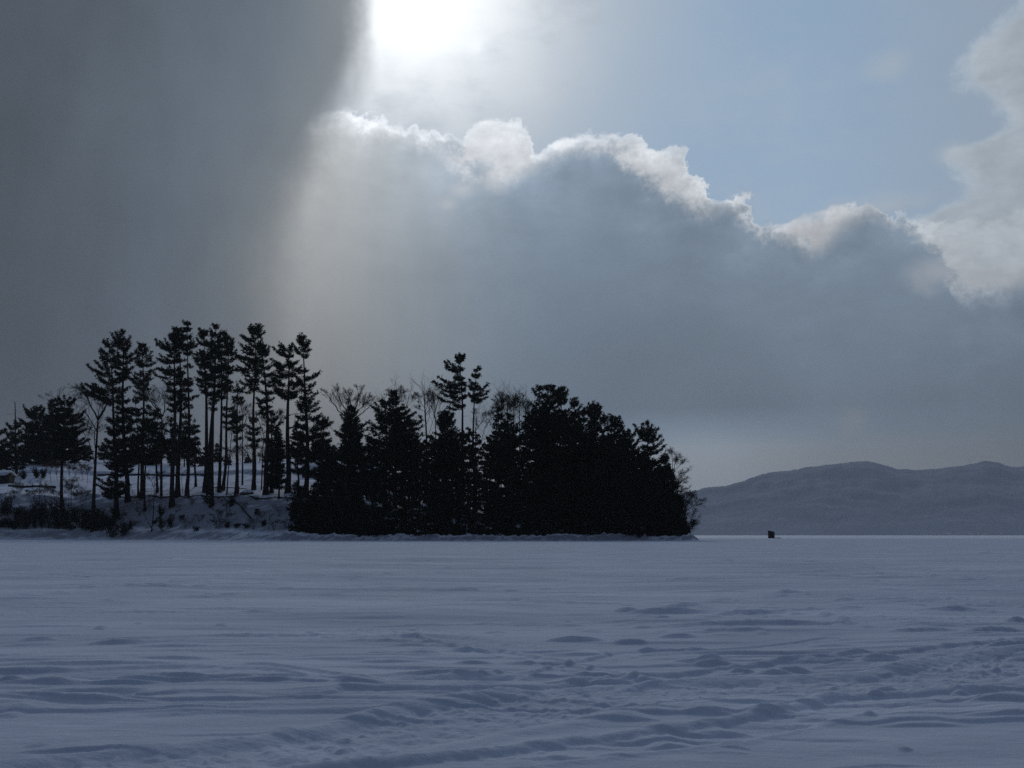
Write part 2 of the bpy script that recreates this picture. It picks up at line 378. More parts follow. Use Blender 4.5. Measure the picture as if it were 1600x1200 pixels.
# ------------------------------------------------------------------ shore terrain
def interp(x, pts):
    xs = [p[0] for p in pts]; ys = [p[1] for p in pts]; return np.interp(x, xs, ys)
XTIP = 29.6
def shoreY(X): return 165 + 33 * sst(-X, 30, 88) + 0.6 * perlin(X * .11, X * 0 + 3.3)
ZF = [(-100, 2.3), (-60, 1.9), (-40, 1.3), (-30, .85), (40, 0.62)]
ZC = [(-110, 9.0), (-52, 7.6), (-36, 6.8), (-25, 5.6), (-10, 4.6), (5, 3.8), (20, 2.6), (30, 1.9)]
SL = [(-60, .185), (-37, .175), (-28, .11), (-5, .06), (20, .02)]
def terrain(X, Y, detail=True):
    X = np.asarray(X, float); Y = np.asarray(Y, float)
    t = Y - shoreY(X)
    tip = XTIP + (Y - 165) * 0.085 + 1.2 * perlin(Y * .13, Y * 0 + 8.1) - X
    zf, zc, sl = interp(X, ZF), interp(X, ZC), interp(X, SL)
    z = zf * sst(t, -0.1, interp(X, [(-48, 5.0), (-28, 1.6)])) + (zc - zf) * sst(t, 4, 16)
    z = z + sl * np.clip(t - 14, 0, 34) + 0.12 * sl / .18 * np.clip(t - 49, 0, 42) + 0.9 * (sl / .18) * sst(t, 47.2, 48.6)
    k = sst(tip, -0.1, 9.0)
    z = np.minimum(z, zf) * sst(tip, -0.1, 1.8) + np.maximum(z - zf, 0) * k
    out = np.minimum(t, tip)
    if detail:
        m = sst(out, .2, 1.5)
        z = z + m * (0.35 * perlin(X * .16, Y * .16) + .18 * perlin(X * .5, Y * .5)) * (1 + .8 * sst(t, 5, 14) * sst(-t, -22, -14))
        edge = sst(out, 0, .8) * (1 - sst(out, 2.5, 5))
        z = z + edge * (0.55 * np.abs(perlin(X * .8, Y * .7)) + .30 * perlin(X * 1.7 + 5, Y * 1.7)) * interp(X, [(-50, .35), (-30, 1.0)])
    return np.where(out > 0, z, np.clip(out * 0.25, -.8, 0) - .02)
def tz(X, Y): return float(terrain(np.array([X]), np.array([Y]))[0])
def grid_mesh(name, X, Y, Z, mat):
    n, m = X.shape
    V = np.stack([X, Y, Z], -1).reshape(-1, 3)
    i = (np.arange(n - 1)[:, None] * m + np.arange(m - 1)[None]).ravel()
    T = np.concatenate([np.stack([i, i + 1, i + m + 1], 1), np.stack([i, i + m + 1, i + m], 1)])
    return mesh_obj(name, V, T, mat, None, True)
xs = np.concatenate([np.linspace(-420, -131, 60), np.arange(-130, 62, 0.42)])
ys = np.concatenate([np.arange(162, 225, .42), np.arange(225, 300, 1.1), np.arange(300, 520, 6)])
GX_, GY_ = np.meshgrid(xs, ys)
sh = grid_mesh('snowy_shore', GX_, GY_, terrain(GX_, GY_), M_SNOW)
tag(sh, kind='structure')

# ------------------------------------------------------------------ frozen lake surface
def rowspace():
    r = [0.25]
    while r[-1] < 9000:
        x = r[-1]
        if x < 3.3: d = .12
        elif x < 45: d = max(0.012, x * x * .00033)
        elif x < 160: d = x * x * .0006
        else: d = x * x * .0009
        r.append(x + min(d, x * .25))
    return np.array(r)
rr = rowspace()
aa = np.concatenate([np.linspace(-180, -36, 90)[:-1], np.linspace(-36, -29, 50)[:-1], np.arange(-29, 29, 58 / 1050), np.linspace(29, 36, 50), np.linspace(36, 180, 90)[1:]])
A_, R_ = np.meshgrid(R(1) * aa, rr)
LX, LY = R_ * np.sin(A_), R_ * np.cos(A_)
sp = np.maximum(R_ * R_ * .0009, R_ * .0012)
Z = np.zeros_like(LX)
def octave(wx, wy, amp, ridged=False, seed=0.0, ang=0.06):
    c, s_ = math.cos(ang), math.sin(ang)
    u = (LX * c + LY * s_) / wx + seed; v = (-LX * s_ + LY * c) / wy + seed * 1.7
    n = perlin(u, v)
    if ridged: n = 0.5 - np.abs(n) * 2
    return amp * n * sst(wy / sp, 1.2, 4.0)
wx0 = .5 * perlin(LX * .5, LY * .5)
Z += octave(14, 6.0, .06, seed=1.1) + octave(4.0, 1.6, .035, seed=2.3, ang=.12) + octave(6.0, 2.2, .030, True, seed=8.3, ang=-.05)
patch = sst(perlin(LX / 7.0 + 9, LY / 3.5), -.25, .45)
Z += patch * (octave(2.6, .75, .016, True, 4.1, .03) + octave(.9, .34, .006, seed=5.5))
Z += octave(.28, .14, .004, seed=6.2) + patch * octave(.12, .08, .003, seed=7.2)
near = (R_ > 2.5) & (R_ < 75) & (np.abs(A_) < R(34))
NI = np.where(near.ravel())[0]; nx, ny = LX.ravel()[NI], LY.ravel()[NI]; dz = np.zeros(len(NI))
rr_order = np.argsort(ny); nys = ny[rr_order]
wob = .5 * perlin(nx * 1.3, ny * 1.3) + .25 * perlin(nx * 4 + 2, ny * 4)
fine = perlin(nx * 7, ny * 7) + .6 * perlin(nx * 16, ny * 16) + .35 * perlin(nx * 33, ny * 33)
clod = np.clip(perlin(nx * 9 + 3, ny * 9) - .22, 0, 1) + .7 * np.clip(perlin(nx * 19 + 7, ny * 17) - .2, 0, 1)
scuff = sst(perlin(nx * .35 + 4, ny * .6), .05, .5) * sst(ny, 5, 8) * (1 - sst(ny, 22, 40))
dz += clod * .020 * scuff
def drift(X0, Y0, L, h, depth, ang=0.0, rough=0.0, near_steep=0.22):
    """a wind drift: steep edge towards the camera, long tail away from it"""
    lo, hi = np.searchsorted(nys, [Y0 - depth * 2 - L * .5, Y0 + depth * 4 + L * .5]); idx = rr_order[lo:hi]
    c, s_ = math.cos(ang), math.sin(ang)
    x = nx[idx] - X0; y = ny[idx] - Y0
    u = (x * c + y * s_) / L; v = (-x * s_ + y * c) / depth + wob[idx] * .40
    k = np.abs(u) < 1.15
    idx, u, v = idx[k], u[k], v[k]
    w = np.clip(1 - u * u * .76, 0, 1) ** 1.2
    v = v / np.maximum(w, .25)
    prof = sst(v, -near_steep, near_steep * .5) * (1 - sst(v, 0.05, 3.0))
    dz[idx] += .70 * h * w * prof * (1 + rough * fine[idx])
def trough(X0, Y0, L, h, wd, ang=0.0, rough=.3):
    lo, hi = np.searchsorted(nys, [Y0 - wd * 3 - L * .5, Y0 + wd * 3 + L * .5]); idx = rr_order[lo:hi]
    c, s_ = math.cos(ang), math.sin(ang)
    x = nx[idx] - X0; y = ny[idx] - Y0
    u = (x * c + y * s_) / L; v = (-x * s_ + y * c) / wd + wob[idx] * .8
    w = np.clip(1 - u * u, 0, 1) ** .5
    prof = -(1 - sst(np.abs(v), .55, 1.05)) + .35 * np.exp(-((v - 1.5) / .4) ** 2) + .2 * np.exp(-((v + 1.4) / .35) ** 2)
    dz[idx] += h * w * prof * (1 + rough * fine[idx] * .6)
def drift_px(x, y, w, hpx, ang=0, depth=None, rough=0.07):
    g = ground(x, y); d = g[1]; m = d / F
    if y > 1010: w *= 1.5; hpx = min(hpx * .8, 9)
    drift(g[0], g[1], w * .5 * m, hpx * m * 1.15, depth or max(.12, hpx * m * 2.2), ang, rough)
# prominent drifts (photo x, y, width, height)
for a in [(1050, 958, 130, 9), (1075, 949, 70, 6), (900, 1000, 95, 10, .04), (985, 1003, 60, 7), (1060, 996, 60, 7), (1170, 964, 120, 9, .08), (1220, 960, 60, 7), (980, 955, 45, 8),
          (1330, 956, 60, 5), (1430, 952, 60, 5, .1), (1330, 984, 60, 6), (1440, 992, 110, 7), (1550, 994, 90, 9), (1590, 980, 40, 10),
          (1130, 988, 150, 4), (1300, 1011, 50, 5), (1060, 1024, 90, 7), (1020, 1024, 160, 5), (1490, 960, 80, 4), (1390, 1040, 70, 8, .2), (1350, 1034, 100, 10, .2), (1590, 1020, 90, 14, .1),
          (60, 999, 60, 7), (155, 984, 20, 6), (215, 977, 14, 4), (345, 979, 24, 4), (180, 1007, 90, 7), (270, 1012, 90, 6), (60, 1030, 50, 5), (275, 1036, 90, 8), (205, 1033, 50, 6),
          (400, 958, 60, 4), (560, 990, 60, 4), (660, 1024, 40, 8), (640, 1012, 50, 7), (735, 1022, 40, 8), (590, 1024, 40, 6), (680, 1008, 120, 4, -.06), (610, 1038, 90, 8), (740, 1041, 40, 8),
          (400, 1023, 60, 5), (780, 1058, 60, 5), (50, 1070, 80, 9), (10, 1068, 30, 9), (90, 1071, 60, 9), (190, 1070, 90, 12), (250, 1068, 100, 14), (310, 1066, 120, 12), (400, 1058, 130, 6, -.1), (440, 1068, 150, 6),
          (560, 1072, 60, 13), (640, 1066, 150, 4), (330, 1098, 240, 10, -.02), (130, 1100, 150, 22), (70, 1090, 80, 16),
          (590, 1122, 90, 8, .1), (440, 1145, 26, 6), (60, 1155, 30, 7), (110, 1166, 110, 11), (190, 1166, 120, 6), (380, 1140, 180, 5), (10, 1118, 26, 6), (620, 1118, 60, 8),
          (735, 1115, 40, 4), (720, 1106, 60, 4), (1010, 1060, 60, 10), (960, 1068, 44, 20), (910, 1068, 80, 12), (935, 1055, 60, 12), (860, 1060, 90, 9), (1140, 1055, 44, 16), (1115, 1044, 36, 14), (1160, 1052, 26, 16),
          (1200, 1054, 60, 12), (1240, 1052, 40, 12), (1100, 1042, 60, 10), (850, 1040, 90, 7), (900, 1030, 80, 7), (860, 1025, 80, 7), (1320, 1040, 140, 14, .12), (1230, 1040, 160, 6, .1), (1400, 1058, 60, 6),
          (1380, 1075, 30, 10), (1420, 1094, 80, 9), (1510, 1090, 130, 14), (1580, 1094, 90, 18), (1370, 1085, 16, 10), (1460, 1108, 120, 6), (1440, 1118, 90, 8), (1505, 1082, 20, 10), (1570, 1110, 90, 8),
          (1360, 1109, 14, 8), (1415, 1149, 16, 8), (1150, 1150, 30, 7), (1075, 1187, 14, 6), (1080, 1130, 120, 14, .04), (1020, 1140, 130, 12, .2), (1050, 1147, 60, 14), (1130, 1128, 60, 8), (900, 1165, 130, 8),
          (1130, 1157, 60, 5), (1370, 1175, 120, 8, .2), (1290, 1136, 100, 5), (880, 1150, 120, 8, .14), (960, 1115, 90, 9), (1110, 1107, 50, 9), (1210, 1106, 70, 8), (1280, 1110, 50, 6)]:
    drift_px(*a)
# many smaller drifts
for i in range(300):
    yy = HOR + 22 + 260 * random.random() ** 1.6; xx = random.uniform(-120, 1720)
    d = ground(xx, yy)[1]
    drift(ground(xx, yy)[0], d, random.uniform(.15, 1.1) * (1 + d * .02), random.uniform(.008, .028) * (1 + d * .012), random.uniform(.07, .2) * (1 + d * .02), random.gauss(.04, .05), .08)
for i in range(620):      # small wind drifts of the middle distance
    yy = HOR + 24 + 135 * random.random() ** 1.15; xx = random.uniform(-60, 1660); g_ = ground(xx, yy)
    if float(perlin(np.array([g_[0] / 6.0]), np.array([g_[1] / 7.0 + 40]))[0]) < -.18 * random.random(): continue
    drift_px(xx, yy, random.choice([14, 22, 30, 45, 70, 95]) * random.uniform(.7, 1.3), random.uniform(1.6, 4.2), random.gauss(.03, .04), None, .05)
trough(*ground(120, 1088), 1.0 * .35, .05, .16)
# snow-machine tracks: rough, pressed bands with side berms
def track(pts, wid, depth, rough, berm):
    G = [ground(*p) for p in pts]
    best = np.full(len(nx), 1e9); side = np.zeros(len(nx)); along = np.zeros(len(nx)); acc = 0
    for a, b in zip(G[:-1], G[1:]):
        e = b - a; L2 = e @ e; L = math.sqrt(L2)
        t = np.clip(((nx - a[0]) * e[0] + (ny - a[1]) * e[1]) / L2, 0, 1)
        px_, py_ = nx - a[0] - t * e[0], ny - a[1] - t * e[1]; d = np.hypot(px_, py_)
        m = d < best; best[m] = d[m]; side[m] = np.sign(e[0] * py_ - e[1] * px_)[m]; along[m] = (acc + t * L)[m]; acc += L
    v = best * side / wid + wob * .14
    prof = -depth * .8 * (1 - sst(np.abs(v), .7, 1.0)) + .62 * berm * (np.exp(-((v - 1.18) / .22) ** 2) + .6 * np.exp(-((v + 1.18) / .22) ** 2)) * (1 + .2 * fine)
    k = np.abs(v) < 1.0
    prof += np.where(k, clod * rough * 1.0 + rough * .35 * (fine * .8 + .6 * perlin(nx * 3.3, ny * 3.3) + .35 * np.sin(along * 42)), 0) * (1 - sst(np.abs(v), .75, 1.0))
    dz[:] += np.where(best < wid * 2.2, prof, 0)
track([(-60, 1225), (250, 1188), (480, 1165), (700, 1122), (850, 1102), (1000, 1084), (1200, 1072), (1420, 1066), (1650, 1030)], .32, .025, .020, .035)
track([(500, 1210), (760, 1175), (960, 1150), (1100, 1135), (1330, 1095), (1650, 1078)], .16, .022, .008, .026)
track([(560, 1085), (700, 1083), (860, 1080), (1000, 1062), (1200, 1048), (1400, 1030), (1650, 1005)], .14, .020, .008, .022)
track([(400, 1045), (560, 1062), (760, 1066), (980, 1030), (1300, 1000)], .10, .012, .006, .014)
track([(640, 1000), (760, 1022), (1000, 1064)], .10, .012, .006, .014)
track([(-60, 1060), (300, 1052), (520, 1066)], .16, .014, .008, .018)
Zf = Z.ravel(); Zf[NI] += dz; Z = Zf.reshape(Z.shape)
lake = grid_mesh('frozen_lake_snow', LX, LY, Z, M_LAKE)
tag(lake, kind='structure')

# ------------------------------------------------------------------ far hills across the lake
RIDGE = [(-900, 700), (-300, 720), (200, 760), (700, 800), (900, 796), (1000, 784), (1085, 768), (1130, 756), (1160, 745), (1180, 740), (1210, 737), (1260, 731), (1290, 727), (1320, 723), (1340, 727),
         (1365, 735), (1400, 736), (1450, 731), (1490, 725), (1510, 728), (1530, 734), (1560, 732), (1600, 728), (1700, 722), (1900, 735), (2300, 710), (3000, 730)]
def hills():
    m = 1400; cols = np.linspace(-900, 3000, m)
    # ridge at ~5.2 km, foot at ~3.6 km
    crest = np.array([at(c, 0, 5200)[0] for c in cols])
    yy = np.interp(cols, [p[0] for p in RIDGE], [p[1] for p in RIDGE])
    hz = np.array([at(0, y, 5200)[2] for y in yy])
    hz = hz + 3.5 * perlin(cols * .06, cols * 0) + 2.0 * perlin(cols * .3, cols * 0 + 4)
    s = np.linspace(0, 1.9, 150)
    S_, C_ = np.meshgrid(s, crest); H_ = np.repeat(hz[:, None], len(s), 1)
    Yc = 3600 + S_ * 1600; Xc = C_ * Yc / 5200
    p = np.where(S_ <= 1, sst(S_, -.35, 1.0) ** 1.1, 1 - .75 * sst(S_, 1.0, 1.9))
    p0 = float(sst(np.array(0.), -.35, 1.0)) ** 1.1
    p = np.where(S_ <= 1, (p - p0) / (1 - p0), p)
    n = perlin(Xc / 420, Yc / 330) + .5 * perlin(Xc / 170, Yc / 150) + .25 * perlin(Xc / 70, Yc / 70)
    Zc = H_ * p + n * 34 * sst(S_, 0, .4) * (1 - sst(S_, .72, .97)) + 1.2
    Zc = np.minimum(Zc, H_ * (CAMH + (Yc / 5200)) * 0.985 + 2) * (S_ < 1) + Zc * (S_ >= 1)
    tree = 3.2 * np.abs(perlin(Xc / 18, Yc / 18)) + 2.2 * perlin(Xc / 9, Yc / 9)
    Zc = Zc + tree * sst(S_, 0, .1)
    Zc[:, 0] = -1; Zc[-1] = -1; Zc = np.maximum(Zc, -1)
    return Xc, Yc, Zc
m = bpy.data.materials.new('wooded_hillside'); m.use_nodes = True; t = m.node_tree; b = t.nodes['Principled BSDF']
b.inputs['Roughness'].default_value = .95; b.inputs['Specular IOR Level'].default_value = .05
co = t.nodes.new('ShaderNodeTexCoord')
def _n(scale, det, ro, st=(1, 1, 1)):
    mp = t.nodes.new('ShaderNodeMapping'); mp.inputs[3].default_value = st; t.links.new(co.outputs['Object'], mp.inputs[0])
    n = t.nodes.new('ShaderNodeTexNoise'); n.inputs['Scale'].default_value = scale; n.inputs['Detail'].default_value = det; n.inputs['Roughness'].default_value = ro
    t.links.new(mp.outputs[0], n.inputs['Vector']); return n
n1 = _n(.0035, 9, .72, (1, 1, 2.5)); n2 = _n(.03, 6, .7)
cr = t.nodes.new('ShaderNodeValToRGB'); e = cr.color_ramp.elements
e[0].position = .40; e[0].color = (.165, .23, .31, 1); e[1].position = .74; e[1].color = (.40, .46, .55, 1)  # snowy woods, with blue-grey lift of distant haze put into the colours
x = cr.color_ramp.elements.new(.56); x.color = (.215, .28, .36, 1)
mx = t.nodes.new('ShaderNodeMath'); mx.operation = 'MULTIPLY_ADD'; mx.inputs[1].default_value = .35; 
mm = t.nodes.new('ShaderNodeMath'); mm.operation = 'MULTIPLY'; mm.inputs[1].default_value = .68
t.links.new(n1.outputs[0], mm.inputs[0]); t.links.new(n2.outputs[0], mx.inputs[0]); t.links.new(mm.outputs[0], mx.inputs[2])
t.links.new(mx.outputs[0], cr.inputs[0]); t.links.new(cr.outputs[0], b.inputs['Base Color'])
M_HILL = m
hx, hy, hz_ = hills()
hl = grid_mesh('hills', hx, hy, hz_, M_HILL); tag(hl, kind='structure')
#HILLS_END
# ------------------------------------------------------------------ trees
UP = np.array([0., 0., 1.])
def smooth_path(P, n):
    P = np.asarray(P, float); s = np.r_[0, np.cumsum(np.linalg.norm(np.diff(P, axis=0), axis=1))]
    q = np.linspace(0, s[-1], n); out = np.stack([np.interp(q, s, P[:, i]) for i in range(3)], 1)
    for _ in range(2): out[1:-1] = (out[:-2] + 2 * out[1:-1] + out[2:]) / 4
    return out
def finger(fol, P, r, dens, tl, bw, s0=0.0):
    """needle tufts packed along a twig, pointing forward and out, like a bottle brush"""
    seg = np.linalg.norm(np.diff(P, axis=0), axis=1); L = seg.sum()
    n = int(max(2, L * (1 - s0) * 11.5 * dens)); q = s0 + (1 - s0) * rng.random(n)
    s = np.r_[0, np.cumsum(seg)] / L
    C = np.stack([np.interp(q, s, P[:, i]) for i in range(3)], 1)
    i = np.minimum((q * (len(P) - 1)).astype(int), len(P) - 2); D = P[i + 1] - P[i]; D /= np.linalg.norm(D, axis=1)[:, None] + 1e-9
    rad = r * (1 - .45 * q)
    C = C + rng.normal(0, 1, (n, 3)) * rad[:, None] * [1, 1, .8]
    fol.blades(C, D + rng.normal(0, .45, (n, 3)) + UP * .25, np.full(n, tl), np.full(n, bw), 5, .38)
def curl(B, tip, upc, n=7, wob=.03):
    """path that leaves level or drooping and turns up at the end"""
    v = tip - B; L = np.linalg.norm(v); s = np.linspace(0, 1, n)
    P = B + v * s[:, None]; P[:, 2] += -upc * L * (s - s ** 3.0) * 1.0
    P[1:-1] += rng.normal(0, wob * L, (n - 2, 3)) * [1, 1, .6]
    return P
def bough(wood, fol, B, tip, r0, up=0.35, dens=1.0, s0=0.3, wid=0.34, tl=0.42, k=6, bw=0.10):
    """one limb from B to tip with needle-covered side twigs that sweep forward and up"""
    v = tip - B; L = np.linalg.norm(v)
    if L < .25: return
    P = curl(B, tip, .10 + .45 * up); wood.tube(P, np.linspace(r0, .02, len(P)), 4)
    s = np.linspace(0, 1, len(P)); h = np.array([v[0], v[1], 0.]); h /= np.linalg.norm(h) + 1e-9; lat = np.array([-h[1], h[0], 0.])
    finger(fol, P, .13 + .02 * L, dens * 1.3, tl, bw, s0)
    m = int(round(L * 3.3)) + 2; sgn = rng.choice([-1, 1])
    for j in range(m):
        q = s0 + (1 - s0) * (j + rng.random()) / m; sgn = -sgn
        c = np.array([np.interp(q, s, P[:, i]) for i in range(3)])
        l = (.30 + .28 * L * (1.15 - q)) * rng.uniform(.7, 1.25) * wid / .34; l = min(l, 1.7)
        d = h * rng.uniform(.45, .9) + lat * sgn * rng.uniform(.25, .9) + UP * rng.uniform(-.05, .9) * (.3 + up); d /= np.linalg.norm(d)
        Q = curl(c, c + d * l, .12 * (.4 + up), 4, .02)
        finger(fol, Q, .12, dens, tl, bw, .05)
def root_of(base_x, d, name, label, cat, group, yb=None):
    b = at(base_x, 780, d); z = tz(b[0], d) - .1
    return empty(name, (b[0], d, z), label, cat, group), np.array([b[0], d, z])
NT = [0]
def pine(bx, d, trunk, prof, label, extra=(), bottom=None, r=None, dens=1.0, step=0.80, group='pine trees on the point', name='pine_tree', mat=None, up=0.35, tl=.42,
         gaps=(), bw=.085, stubs=3, lean=0.0, tier=None):
    tier = (name == 'pine_tree') if tier is None else tier
    if tier and step == 0.80: step = 1.12
    root, B = root_of(bx, d, name, label, 'pine tree' if name == 'pine_tree' else 'hemlock tree' if name == 'hemlock_tree' else 'tree', group)
    m = d / F
    pts = [B] + [at(x, y, d) for x, y in trunk]
    for i, p in enumerate(pts[1:]): p[1] += lean * (i + 1)
    P = smooth_path(pts, 18); H = P[-1, 2] - B[2]
    P[2:-1, 0] += (.12 * np.sin(np.linspace(0, random.uniform(4, 9), 15) + random.random() * 6)) * min(1, H / 15); P[2:-1, 1] += .2 * np.sin(np.linspace(0, 6, 15) + random.random() * 6)
    r = r or max(.10, H * .014)
    wood, fol = Geo(), Geo()
    rad = r * (1 - .93 * np.linspace(0, 1, 18) ** 1.15); rad[0] *= 1.5; rad[1] *= 1.12
    wood.tube(P, np.maximum(rad, .03), 7)
    def tr(z): return np.array([np.interp(z, P[:, 2], P[:, i]) for i in range(2)] + [z])
    pz = np.array([at(0, y, d)[2] for y, l, rr_ in prof][::-1])
    pl = np.array([at(l, y, d)[0] for y, l, rr_ in prof][::-1]); pr = np.array([at(rr_, y, d)[0] for y, l, rr_ in prof][::-1])
    z = pz[0]; top = pz[-1]; az0 = rng.random() * 6.28
    while z < top - .1:
        frac = (z - pz[0]) / (top - pz[0] + 1e-6)
        if any(at(0, g1_, d)[2] < z < at(0, g0_, d)[2] for g0_, g1_ in gaps): z += step; continue
        xl, xr = np.interp(z, pz, pl), np.interp(z, pz, pr); c = tr(min(z, P[-1, 2] - .05)); 
        nb = int(rng.choice([5, 6])) if tier else int(rng.choice([3, 4, 5])); whorl = rng.uniform(.66, 1.15)
        for j in range(nb):
            az = az0 + j * 2 * math.pi / nb + rng.normal(0, .3)
            hx_, hy_ = math.cos(az), math.sin(az)
            el = max(c[0] - xl, .15); er = max(xr - c[0], .15)
            ext = er if hx_ > 0 else el
            mean = .5 * (el + er)
            L = abs(hx_) * ext + (1 - abs(hx_)) * mean
            L *= rng.choice([.60, .80, 1.0, 1.16], p=[.15, .25, .38, .22]) * (whorl if tier else 1.0)
            if abs(hx_) > .6: L = L / abs(hx_) * (.55 + .45 * abs(hx_))
            rise = up * L * rng.uniform(.3, 1.1) + (.5 if frac > .8 else 0) * L
            zj = z + rng.uniform(-.5, .5) * step * (.55 if tier else 1.0)
            tip = np.array([c[0] + hx_ * L, c[1] + hy_ * L, min(zj + rise * .6, top + .3)])
            st = c - UP * min(L * .22 + rise * .25 + (z - zj), max(.1, c[2] - B[2] - .3)) ; st = tr(st[2])
            bough(wood, fol, st, tip, max(.025, .018 * L + .02), up + (.25 if tier and frac > .7 else 0), dens, .26 if L > 2 else .12, (.24 if frac > .75 else .32) if tier else .34, tl, 6, bw)
        az0 += 1.9; z += step * (rng.uniform(.55, 1.5) if tier else rng.uniform(.75, 1.25))
    for (x0, y0, x1, y1) in extra:
        q0, q1 = at(x0, y0, d), at(x1, y1, d); q1[1] += rng.uniform(-.8, .8)
        bough(wood, fol, q0, q1, .07, .3, dens * 1.25, .28, .15, tl * 1.0, 6, bw)
    # leader tuft
    n = int(16 * dens) + 6; C = P[-1] + rng.normal(0, .15, (n, 3)); C[:, 2] -= rng.random(n) * 1.0
    fol.blades(C, np.tile(UP, (n, 1)) + rng.normal(0, .35, (n, 3)), np.full(n, tl), np.full(n, bw), 6, .3)
    # dead stubs on the bare stem
    lowz = pz[0]
    for i in range(stubs):
        z = B[2] + (lowz - B[2]) * random.uniform(.35, 1); c = tr(z); az = random.random() * 6.28; L = random.uniform(.5, 2.0)
        wood.tube([c, c + np.array([math.cos(az) * L * .5, math.sin(az) * L * .5, .05]), c + np.array([math.cos(az) * L, math.sin(az) * L, random.uniform(-.1, .4)])], [.035, .025, .01], 3)
    wood.build('trunk', M_BARK, root, True, B)
    fol.build('crown', mat or M_NEEDLE, root, False, B)
    NT[0] += 1
    return root

def grow(w, P, r0, depth, tw, spread=.7, upb=.5, kids=4, lr=.55):
    """grow side branches off polyline P"""
    if depth == 0: return
    P = np.asarray(P); s = np.linspace(0, 1, len(P)); L = np.linalg.norm(np.diff(P, axis=0), axis=1).sum()
    if L < .42: return
    nk = kids if depth > 1 else kids + 1
    for i in range(nk):
        q = (i + rng.uniform(.1, 1.0)) / nk * .85 + .15 if i < nk - 1 else 1.0
        c = np.array([np.interp(q, s, P[:, k]) for k in range(3)])
        j = min(len(P) - 2, int(q * (len(P) - 1))); t = P[j + 1] - P[j]; t /= np.linalg.norm(t) + 1e-9
        dv = t * .9 + rng.normal(0, spread, 3) * [1, 1, .6] + UP * upb * .4; dv /= np.linalg.norm(dv)
        l = max(.42, L * lr * rng.uniform(.65, 1.2) * (1.15 - .65 * q))
        Q = [c]; dd = dv.copy(); nseg = 4 if depth > 1 else 3
        for k in range(nseg):
            dd = dd + rng.normal(0, .13, 3) + UP * upb * .08; dd /= np.linalg.norm(dd); Q.append(Q[-1] + dd * l / nseg)
        r1 = max(tw * (.62, .8, 1, 1, 1, 1)[depth - 1], r0 * .5)
        w.tube(Q, np.linspace(r1, max(tw * .4, r1 * .45), nseg + 1), 3)
        grow(w, Q, r1 * .6, depth - 1, tw, spread, upb, kids, lr)
def bare(bx, d, limbs, label, r=.25, depth=4, tw=.014, spread=.5, upb=.6, kids=5, lr=.66, group='bare trees among the pines', name='bare_tree', cat='bare tree', jit=.9, mat=None):
    """leafless tree: limbs are photo polylines with a start radius; the first is the stem"""
    root, B = root_of(bx, d, name, label, cat, group)
    wood, tw_ = Geo(), Geo(); tw = tw * 1.35
    for i, (pl, rr_) in enumerate(limbs):
        pts = [at(x, y, d) for x, y in pl]
        if i == 0: pts = [B] + pts
        else:
            off = rng.uniform(-1, 1) * jit
            for j, p in enumerate(pts[1:]): p[1] += off * (j + 1) / len(pts) * 2
        Pm = smooth_path(pts, 9)
        if i: Pm[1:] += rng.normal(0, .06, (8, 3))
        (wood if i == 0 else tw_).tube(Pm, np.linspace(rr_, rr_ * .35, 9), 6)
        grow(tw_, Pm[3 if i == 0 else 1:], rr_ * .5, depth if i else depth - 1, tw, spread, upb, kids, lr)
    zm = max(at(0, y, d)[2] for pl, _r in limbs for x, y in pl) + .2; z0 = at(0, min(y for x, y in limbs[0][0]), d)[2]
    z0 = min(z0, zm - 1.5) if len(limbs) > 1 and z0 < zm - 1.5 else B[2] + .6 * (zm - B[2]); zx = np.percentile(np.concatenate([V[:, 2] for V in tw_.V]), 99.7)
    if zx > zm:
        for V in wood.V + tw_.V: V[:, 2] = np.where(V[:, 2] > z0, z0 + (V[:, 2] - z0) * (zm - z0) / (zx - z0), V[:, 2])
    wood.build('trunk', M_BARK, root, True, B)
    tw_.build('crown', mat or M_TWIG, root, False, B)
    return root

LAWN = 'tall pines along the left bank'
pine(183, 203, [(182, 760), (178, 650), (172, 560), (169, 530)],
     [(530, 165, 174), (545, 157, 182), (560, 150, 186), (575, 150, 188), (590, 153, 190), (600, 150, 192), (606, 136, 193), (618, 134, 195), (626, 150, 190), (636, 164, 182), (650, 168, 196), (680, 166, 204), (710, 165, 207), (735, 160, 204), (750, 160, 200), (765, 154, 200), (772, 160, 192)],
     'large dark pine with a full ragged crown, rising from the foot of the left bank', extra=[(172, 588, 135, 568), (172, 580, 146, 563), (176, 618, 131, 598), (177, 624, 130, 612), (182, 765, 151, 757), (184, 768, 201, 757)], group=LAWN, dens=1.05, gaps=[(628, 645)], r=.46)
pine(200, 207, [(196, 720), (193, 640), (191, 560), (191, 516)],
     [(516, 188, 194), (530, 182, 196), (545, 182, 200), (558, 180, 205), (570, 180, 208), (585, 182, 203), (598, 184, 198), (612, 186, 196), (625, 180, 201), (645, 180, 206), (680, 180, 210), (710, 182, 212), (735, 186, 208)],
     'pine with a spiky forked top directly behind the large pine on the left', extra=[(191, 542, 173, 520), (191, 546, 177, 528), (191, 540, 181, 518), (192, 545, 186, 517), (193, 550, 203, 536), (193, 555, 202, 524), (196, 566, 216, 556), (196, 562, 210, 548), (192, 572, 182, 556)], group=LAWN, gaps=[(598, 622)])
pine(222, 206, [(223, 720), (224, 640), (223, 580), (222, 538)],
     [(538, 217, 226), (550, 214, 231), (562, 207, 236), (572, 207, 235), (582, 210, 238), (592, 205, 238), (604, 206, 232), (614, 214, 230), (625, 216, 228)],
     'slim pine with a small open crown, standing right of the large left pine', extra=[(222, 550, 216, 536), (223, 552, 226, 537), (223, 565, 238, 556), (224, 580, 246, 577), (223, 588, 203, 592), (224, 592, 240, 592), (224, 614, 210, 612)], group=LAWN, dens=.85)
